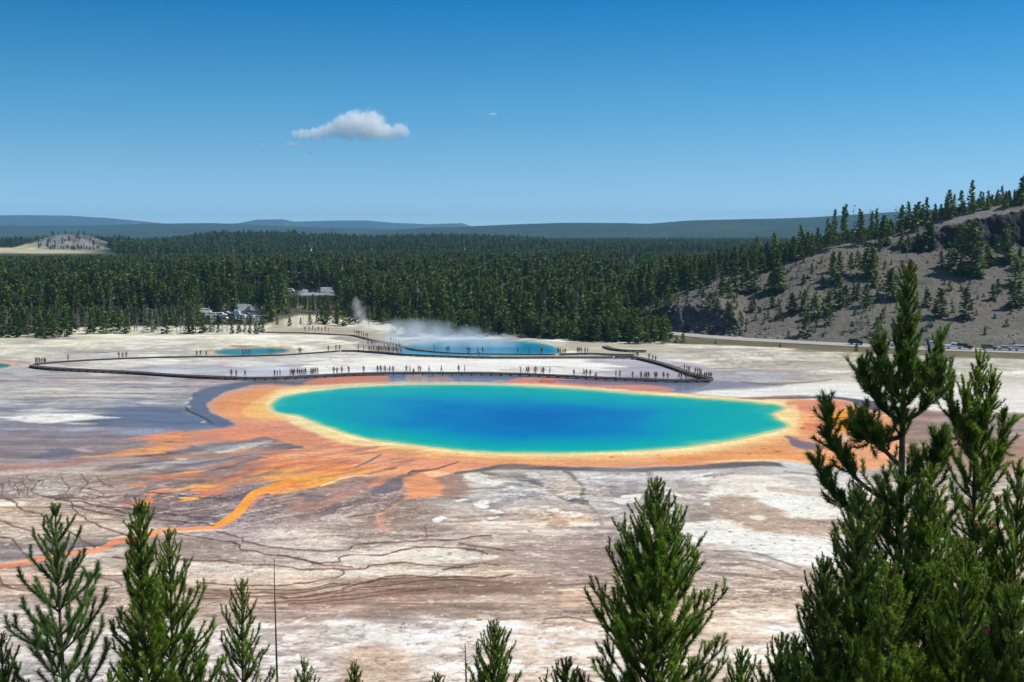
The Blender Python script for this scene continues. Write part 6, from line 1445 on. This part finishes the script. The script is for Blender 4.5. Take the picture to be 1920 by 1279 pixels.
# ---------------------------------------------------------------- cars
PAINT = {k: mat(k + '_paint', c, .35, spec=.5) for k, c in dict(white=(.72,.72,.72), silver=(.42,.44,.46), black=(.015,.015,.018), blue=(.04,.09,.20), red=(.25,.03,.03), pale=(.50,.58,.62), grey=(.12,.125,.13)).items()}
M_GLASS = mat('car_glass', (.02, .03, .035), .08, spec=.8); M_TYRE = mat('tyre', (.02, .02, .02), .9); M_RIM = mat('rim', (.4, .4, .4), .4, metal=.6); M_LAMP = mat('lamp_lens', (.7, .7, .65), .2)
def prism(profile, w, inset=.0, mats=None, bevel=.04, name='body'):
    bm = bmesh.new(); a = [bm.verts.new((x, -w / 2 + (inset if z > .95 else 0), z)) for x, z in profile]; b = [bm.verts.new((x, w / 2 - (inset if z > .95 else 0), z)) for x, z in profile]
    bm.faces.new(a); bm.faces.new(b[::-1]); n = len(profile)
    for i in range(n): bm.faces.new((a[(i + 1) % n], a[i], b[i], b[(i + 1) % n]))
    bmesh.ops.recalc_face_normals(bm, faces=bm.faces[:]); 
    if bevel: bmesh.ops.bevel(bm, geom=bm.edges[:], offset=bevel, segments=2, affect='EDGES', profile=.6)
    me = bpy.data.meshes.new(name); bm.to_mesh(me); bm.free()
    for m_ in mats: me.materials.append(m_)
    for p in me.polygons: p.use_smooth = False
    return me
KINDS = dict(
 car=([(-2.2,.35),(-2.25,.75),(-2.05,.95),(-1.25,1.02),(-.75,1.42),(.75,1.45),(1.35,1.0),(2.1,.88),(2.25,.65),(2.2,.35)], [(-1.12,1.03),(-.68,1.36),(.68,1.38),(1.18,1.02)], 1.75, 1.35),
 suv=([(-2.3,.45),(-2.32,1.0),(-2.15,1.65),(-1.9,1.74),(.55,1.74),(1.15,1.18),(2.15,1.05),(2.32,.8),(2.3,.45)], [(-2.0,1.15),(-1.85,1.62),(.48,1.63),(1.0,1.17)], 1.85, 1.42),
 van=([(-2.8,.4),(-2.85,1.1),(-2.75,2.05),(-2.5,2.15),(1.5,2.12),(2.1,1.35),(2.75,1.1),(2.85,.7),(2.8,.4)], [(-2.5,1.25),(-2.45,1.85),(1.45,1.86),(1.9,1.32)], 2.0, 1.8),
 pickup=([(-2.7,.5),(-2.7,1.15),(-.75,1.15),(-.7,1.72),(-.5,1.8),(.55,1.8),(1.15,1.2),(2.6,1.08),(2.75,.8),(2.7,.5)], [(-.6,1.24),(-.5,1.68),(.48,1.68),(.98,1.24)], 1.9, 1.6),
 camper=([(-3.6,.5),(-3.6,2.95),(-3.4,3.05),(2.2,3.05),(2.6,2.6),(2.6,1.95),(3.2,1.3),(3.7,1.1),(3.75,.6),(3.6,.5)], [(2.66,1.98),(3.18,1.36),(1.9,1.36),(1.9,1.98)], 2.3, 2.4))
CARM = {}
def vehicle(kind, paint, loc, rz, label, group):
    prof, win, w, wb = KINDS[kind]
    if (kind, paint) not in CARM: CARM[kind, paint] = prism(prof, w, .14, [PAINT[paint]], .05)
    if kind not in CARM:
        CARM[kind] = prism(win, w + .012, .125, [M_GLASS], .02, 'window')
        bm = bmesh.new(); bmesh.ops.create_cone(bm, cap_ends=True, segments=18, radius1=.34, radius2=.34, depth=.24, matrix=Matrix.Rotation(math.pi / 2, 4, 'X')); t_ = bpy.data.meshes.new('tyre'); bm.to_mesh(t_); bm.free(); t_.materials.append(M_TYRE)
        bm = bmesh.new(); bmesh.ops.create_cone(bm, cap_ends=True, segments=14, radius1=.19, radius2=.19, depth=.26, matrix=Matrix.Rotation(math.pi / 2, 4, 'X')); r_ = bpy.data.meshes.new('rim'); bm.to_mesh(r_); bm.free(); r_.materials.append(M_RIM)
        V, Q = boxes([(0, 0, 0, .06, .3, .14)]); l_ = mesh_arrays('headlight', V, quads=Q, mats=[M_LAMP]); CARM[kind, 'x'] = (t_, r_, l_)
    t_, r_, l_ = CARM[kind, 'x']; root = empty({'car': 'car', 'suv': 'car', 'van': 'van', 'pickup': 'pickup_truck', 'camper': 'camper_van'}[kind], loc, rz)
    tag(root, label, {'suv': 'car', 'pickup': 'pickup truck', 'camper': 'camper'}.get(kind, kind), group)
    link('body', CARM[kind, paint], root); link('window', CARM[kind], root)
    xb = max(p[0] for p in prof) - .02
    for sx in (-1, 1):
        for sy in (-1, 1):
            wh = link('wheel', t_, root, (sx * wb, sy * (w / 2 - .10), .34)); link('rim', r_, wh)
    for sy in (-1, 1): link('headlight', l_, root, (xb, sy * (w / 2 - .35), .72))
    return root
def road_at(px):
    d = np.abs(rc[:, 0] / (rc[:, 1] * CP + 3.5) * F_PX + 960 - px); i = int(np.argmin(d)); j = min(i + 1, len(rc) - 1); return rc[i], math.atan2(rc[j, 1] - rc[i, 1], rc[j, 0] - rc[i, 0])
for px, kd, pt, lab, flip in ((1612,'suv','black','black car alone on the road left of the tallest pine',0),(1668,'suv','white','white car on the road just behind the tallest pine',0),(1750,'van','pale','pale blue-white van on the road right of the tallest pine',0),
        (1784,'pickup','white','white pickup truck behind the van on the road',1),(1815,'suv','black','low black car between the white pickup and the dark estate',0),(1850,'suv','grey','dark grey car parked beside the small roadside fir',0),(1884,'car','silver','silver car next to the bluish car at the right edge',0),(1909,'suv','pale','bluish car cut by the right edge',0)):
    c_, a_ = road_at(px); off = 1.5
    vehicle(kd, pt, (float(c_[0] - math.sin(a_) * off * 0), float(c_[1] + off), .125), a_ + (math.pi if flip else 0), lab, 'vehicles along the road')
LOT = [(385,588,'van','white','white van at the left end of the lower car park'),(396,594,'suv','white','white car partly hidden by trees at the left of the lower car park'),(390,600,'car','silver','silver car low at the left of the lower car park'),
 (415,594,'suv','white','white car left of the blue one'),(424,590,'car','silver','silver car in the back row of the lower car park'),(432,596,'suv','blue','dark blue car in the middle of the lower car park'),(441,591,'suv','pale','pale car behind the dark blue one'),
 (422,601,'car','white','white car in the front row left of middle'),(440,603,'car','pale','pale blue car in the front row'),(452,598,'suv','white','white car right of the dark blue one'),(463,594,'pickup','silver','silver pickup in the middle of the lower car park'),
 (456,585,'camper','white','white camper with a bright roof behind the car rows'),(480,584,'van','silver','silver van with a bright roof at the right of the back row'),(472,598,'car','white','white car near the right end of the lower car park'),
 (483,600,'suv','silver','silver car at the right end of the lower car park'),(447,606,'car','grey','grey car nearest the flat in the lower car park'),(412,606,'car','pale','pale car low in the front row')]
for x, y, kd, pt, lab in LOT:
    wx, wy = on_ground(x, y); vehicle(kd, pt, (float(wx), float(wy), .03), rp_.choice([0, 3.14]) + rp_.uniform(-.35, .35), lab, 'vehicles in the lower car park')
for x, y, kd, pt, lab in ((543,548,'van','white','white van at the left of the upper car park'),(574,549,'suv','white','white car left of the blue cars in the upper car park'),(586,549,'suv','blue','first blue car in the upper car park'),(595,548.5,'suv','blue','second blue car in the upper car park'),(613,546,'camper','white','big white camper at the right of the upper car park'),(604,549,'car','silver','silver car beside the big camper of the upper car park')):
    D_ = 640 - (x - 540) * .05; X_ = (x - 960) / F_PX * D_; z_ = float(terrain(np.array(X_), np.array(D_)) * sstep(420, 470, D_)); vehicle(kd, pt, (X_, D_, z_ + .05), rp_.uniform(-.3, .3), lab, 'vehicles in the upper car park')

# ---------------------------------------------------------------- small things on the flat
def rock(px, py, size, label, seed, col=None, z=0.0, group=None):
    bm = bmesh.new(); bmesh.ops.create_icosphere(bm, subdivisions=2, radius=1); rg = random.Random(seed)
    for v_ in bm.verts:
        c_ = v_.co; k_ = 1 + .28 * math.sin(c_.x * 3.1 + seed) * math.cos(c_.y * 2.7 + seed * 2) + rg.uniform(-.1, .1); v_.co = Vector((c_.x * k_ * size, c_.y * k_ * size * .8, max(c_.z, -.3) * k_ * size * .6))
    me_ = bpy.data.meshes.new('rock'); bm.to_mesh(me_); bm.free(); me_.materials.append(col or M_ROCK); x, y = on_ground(px, py, z)
    o = link('rock', me_, None, (float(x), float(y), z + size * .12)); tag(o, label, 'rock', group); return o
M_ROCK = mat('dark_rock', (.05, .045, .045), .9, noise=(3, (.11, .10, .09), .2), bump=.5); M_PALE = mat('pale_rock', (.33, .30, .26), .95, noise=(1.5, (.18, .16, .14), .2), bump=.5)
rock(1369, 998, .16, 'tiny dark stone alone on the white sheet between the big pines', 3)
for i, (x, y, s, lab) in enumerate(((1062,606,2.2,'pale boulder at the left of the rocky bank behind the thicket'),(1080,600,3.0,'largest pale boulder of the rocky bank behind the thicket'),(1100,609,2.0,'pale boulder at the right of the rocky bank behind the thicket'),
        (928,628,1.3,'pale boulder under the trees behind the steaming pool'),(946,631,1.1,'second pale boulder under the trees, right of the first'),(880,627,1.0,'small pale boulder in the dark wood edge above the steam'),(985,633,1.2,'pale rock shelf left of the thicket'),(1010,634,1.1,'pale rock half hidden in the wood edge'),
        (632,580,2.0,'pale boulder under the trees right of the clearing'))):
    rock(x, y, s, lab, 10 + i, M_PALE, group='pale boulders along the foot of the woods')
# ---------------------------------------------------------------- steam, cloud, haze
def volume_mat(name, build, step=.3):
    m = bpy.data.materials.new(name); m.use_nodes = True; nt = m.node_tree; nt.nodes.clear(); n = N(nt); out = n('ShaderNodeOutputMaterial')
    v = build(n, nt); nt.links.new(v, out.inputs['Volume']); m.cycles.volume_step_rate = step; return m
def blob_density(n, nt, blobs, edge, nscale, namp, dens, stretch=(1, 1, 1), det=4.0):
    """density from soft balls (x, y, z, r) in object space broken up by noise"""
    tc = n('ShaderNodeTexCoord'); p = tc.outputs['Object']; acc = None
    for (x, y, z, r) in blobs:
        d = n('ShaderNodeVectorMath', operation='SUBTRACT', in_0=p, in_1=(x, y, z)); s = n('ShaderNodeVectorMath', operation='MULTIPLY', in_0=d.outputs[0], in_1=stretch)
        l = n('ShaderNodeVectorMath', operation='LENGTH', in_0=s.outputs[0]); q = n.math('SUBTRACT', 1.0, n.math('DIVIDE', l.outputs['Value'], r))
        acc = q if acc is None else n.math('MAXIMUM', acc, q)
    t = n('ShaderNodeTexNoise', in_Vector=p, in_Scale=nscale, in_Detail=det, in_Roughness=.6)
    a = n.math('ADD', acc, n.math('MULTIPLY', n.math('SUBTRACT', t.outputs['Fac'], .5), namp))
    mr = n('ShaderNodeMapRange', in_0=a, in_1=0.0, in_2=edge, in_3=0.0, in_4=dens); return mr.outputs[0], p
def steam(name, label, boxc, size, blobs, dens, ns, namp, edge, stretch=(1, 1, 1)):
    V, Q = boxes([(0, 0, size[2] / 2, *size)])
    def b(n, nt):
        d, _ = blob_density(n, nt, blobs, edge, ns, namp, dens, stretch); v = n('ShaderNodeVolumePrincipled', in_Density=d); v.inputs['Color'].default_value = (.93, .95, .97, 1); v.inputs['Anisotropy'].default_value = .2; return v.outputs[0]
    o = link(name, mesh_arrays(name, V, quads=Q, mats=[volume_mat(name, b, .35)]), None, boxc); tag(o, label, 'steam', kind='stuff'); return o
x0, y0 = on_ground(880, 652); x0 = float(x0); y0 = float(y0); s_ = y0 / F_PX
def bx(px, up, r, dy=0): return ((px - 880) * s_, dy, up, r)
steam('steam', 'white steam drifting left off the blue pool', (x0, y0, .05), (66, 26, 15),
      [bx(745,5.0,4.6), bx(752,2.0,5.0), bx(775,4.2,5.2), bx(795,2.8,5.2), bx(820,3.4,5.2), bx(845,2.0,5.0), bx(870,2.6,4.6), bx(900,1.4,4.2), bx(930,1.2,3.6), bx(955,.8,2.6)], .13, .16, 1.6, 1.2, (.55, .5, 1.0))
x1, y1 = on_ground(676, 622); x1 = float(x1); y1 = float(y1)
steam('steam_wisp', 'thin bluish wisp of steam rising before the trees', (x1, y1, .05), (18, 8, 16),
      [(1.2,0,1.5,2.6),(.6,0,4,2.6),(-.3,0,6.5,2.5),(-1.2,0,9,2.2),(-1.6,0,11,1.4),(3,0,.8,2.4)], .20, .32, 1.2, 1.0, (1.1, .8, .7))

# cumulus
cd = 9200.; k_ = cd / F_PX; cxm = (665 - 960) * k_; czm = CAM_H + (HORIZON - 240) * k_
def cb(px, py, r, dy=0): return ((px - 665) * k_, dy, (240 - py) * k_, r * k_)
CB = [cb(652,238,23), cb(680,236,25), cb(705,240,25), cb(668,229,20), cb(700,230,21), cb(722,247,18,10), cb(690,246,24), cb(628,246,16), cb(637,240,15), cb(618,250,15), cb(606,252,14), cb(594,254,13), cb(582,255,12), cb(570,255,11), cb(560,254,9), cb(644,250,14), cb(752,246,15), cb(760,251,12), cb(744,252,13), cb(733,254,14), cb(722,258,12), cb(660,250,18)]
def cloudb(n, nt):
    d, p = blob_density(n, nt, CB, .34, .019, 1.45, .012, det=8.0); v = n('ShaderNodeVolumePrincipled', in_Density=d); v.inputs['Color'].default_value = (1, 1, 1, 1); v.inputs['Anisotropy'].default_value = -.15; return v.outputs[0]
V, Q = boxes([(0, 0, 0, 235 * k_, 62 * k_, 70 * k_)])
cl = link('cloud', mesh_arrays('cloud', V, quads=Q, mats=[volume_mat('cloud_vapour', cloudb, .22)]), None, (cxm, cd, czm)); tag(cl, 'single small white cumulus in the blue sky', 'cloud', kind='structure')
for nm, px, py, r_, lab in (('cloud_shred', 554, 273.5, 13, 'small faint cloud shred below the cumulus'), ('cloud_shred', 586, 289.5, 7, 'faintest cloud shred below the cumulus'), ('cloud_shred', 497, 273, 5, 'tiny cloud shred left of the cumulus'), ('cloud_shred', 925, 218, 8, 'tiny cloud shred right of the cumulus'), ('cloud_shred', 320, 378, 7, 'tiny cloud shred low over the left hills')):
    def sb(n, nt, r_=r_):
        d, p = blob_density(n, nt, [(0, 0, 0, r_ * k_), (r_ * .5 * k_, 0, r_ * .1 * k_, r_ * .6 * k_)], .8, .014, 1.3, .011, (.8, .8, 2.6)); v = n('ShaderNodeVolumePrincipled', in_Density=d); v.inputs['Color'].default_value = (1, 1, 1, 1); return v.outputs[0]
    V, Q = boxes([(0, 0, 0, r_ * 3.4 * k_, r_ * 2.4 * k_, r_ * 1.3 * k_)])
    o = link(nm, mesh_arrays(nm, V, quads=Q, mats=[volume_mat(nm, sb, .5)]), None, ((px - 960) * k_, cd, CAM_H + (HORIZON - py) * k_)); tag(o, lab, 'cloud', kind='structure')
# haze: even air round everything on the ground
V, Q = boxes([(0, 7450, 126, 60000, 15100 + 800, 268)])
hm_ = bpy.data.materials.new('haze'); hm_.use_nodes = True; nt = hm_.node_tree; nt.nodes.clear(); n_ = N(nt); o_ = n_('ShaderNodeOutputMaterial'); v_ = n_('ShaderNodeVolumePrincipled')
v_.inputs['Color'].default_value = (.26, .60, .98, 1); v_.inputs['Density'].default_value = .000056; v_.inputs['Anisotropy'].default_value = 0.0; nt.links.new(v_.outputs[0], o_.inputs['Volume'])
hz = link('haze', mesh_arrays('haze', V, quads=Q, mats=[hm_])); tag(hz, kind='stuff')
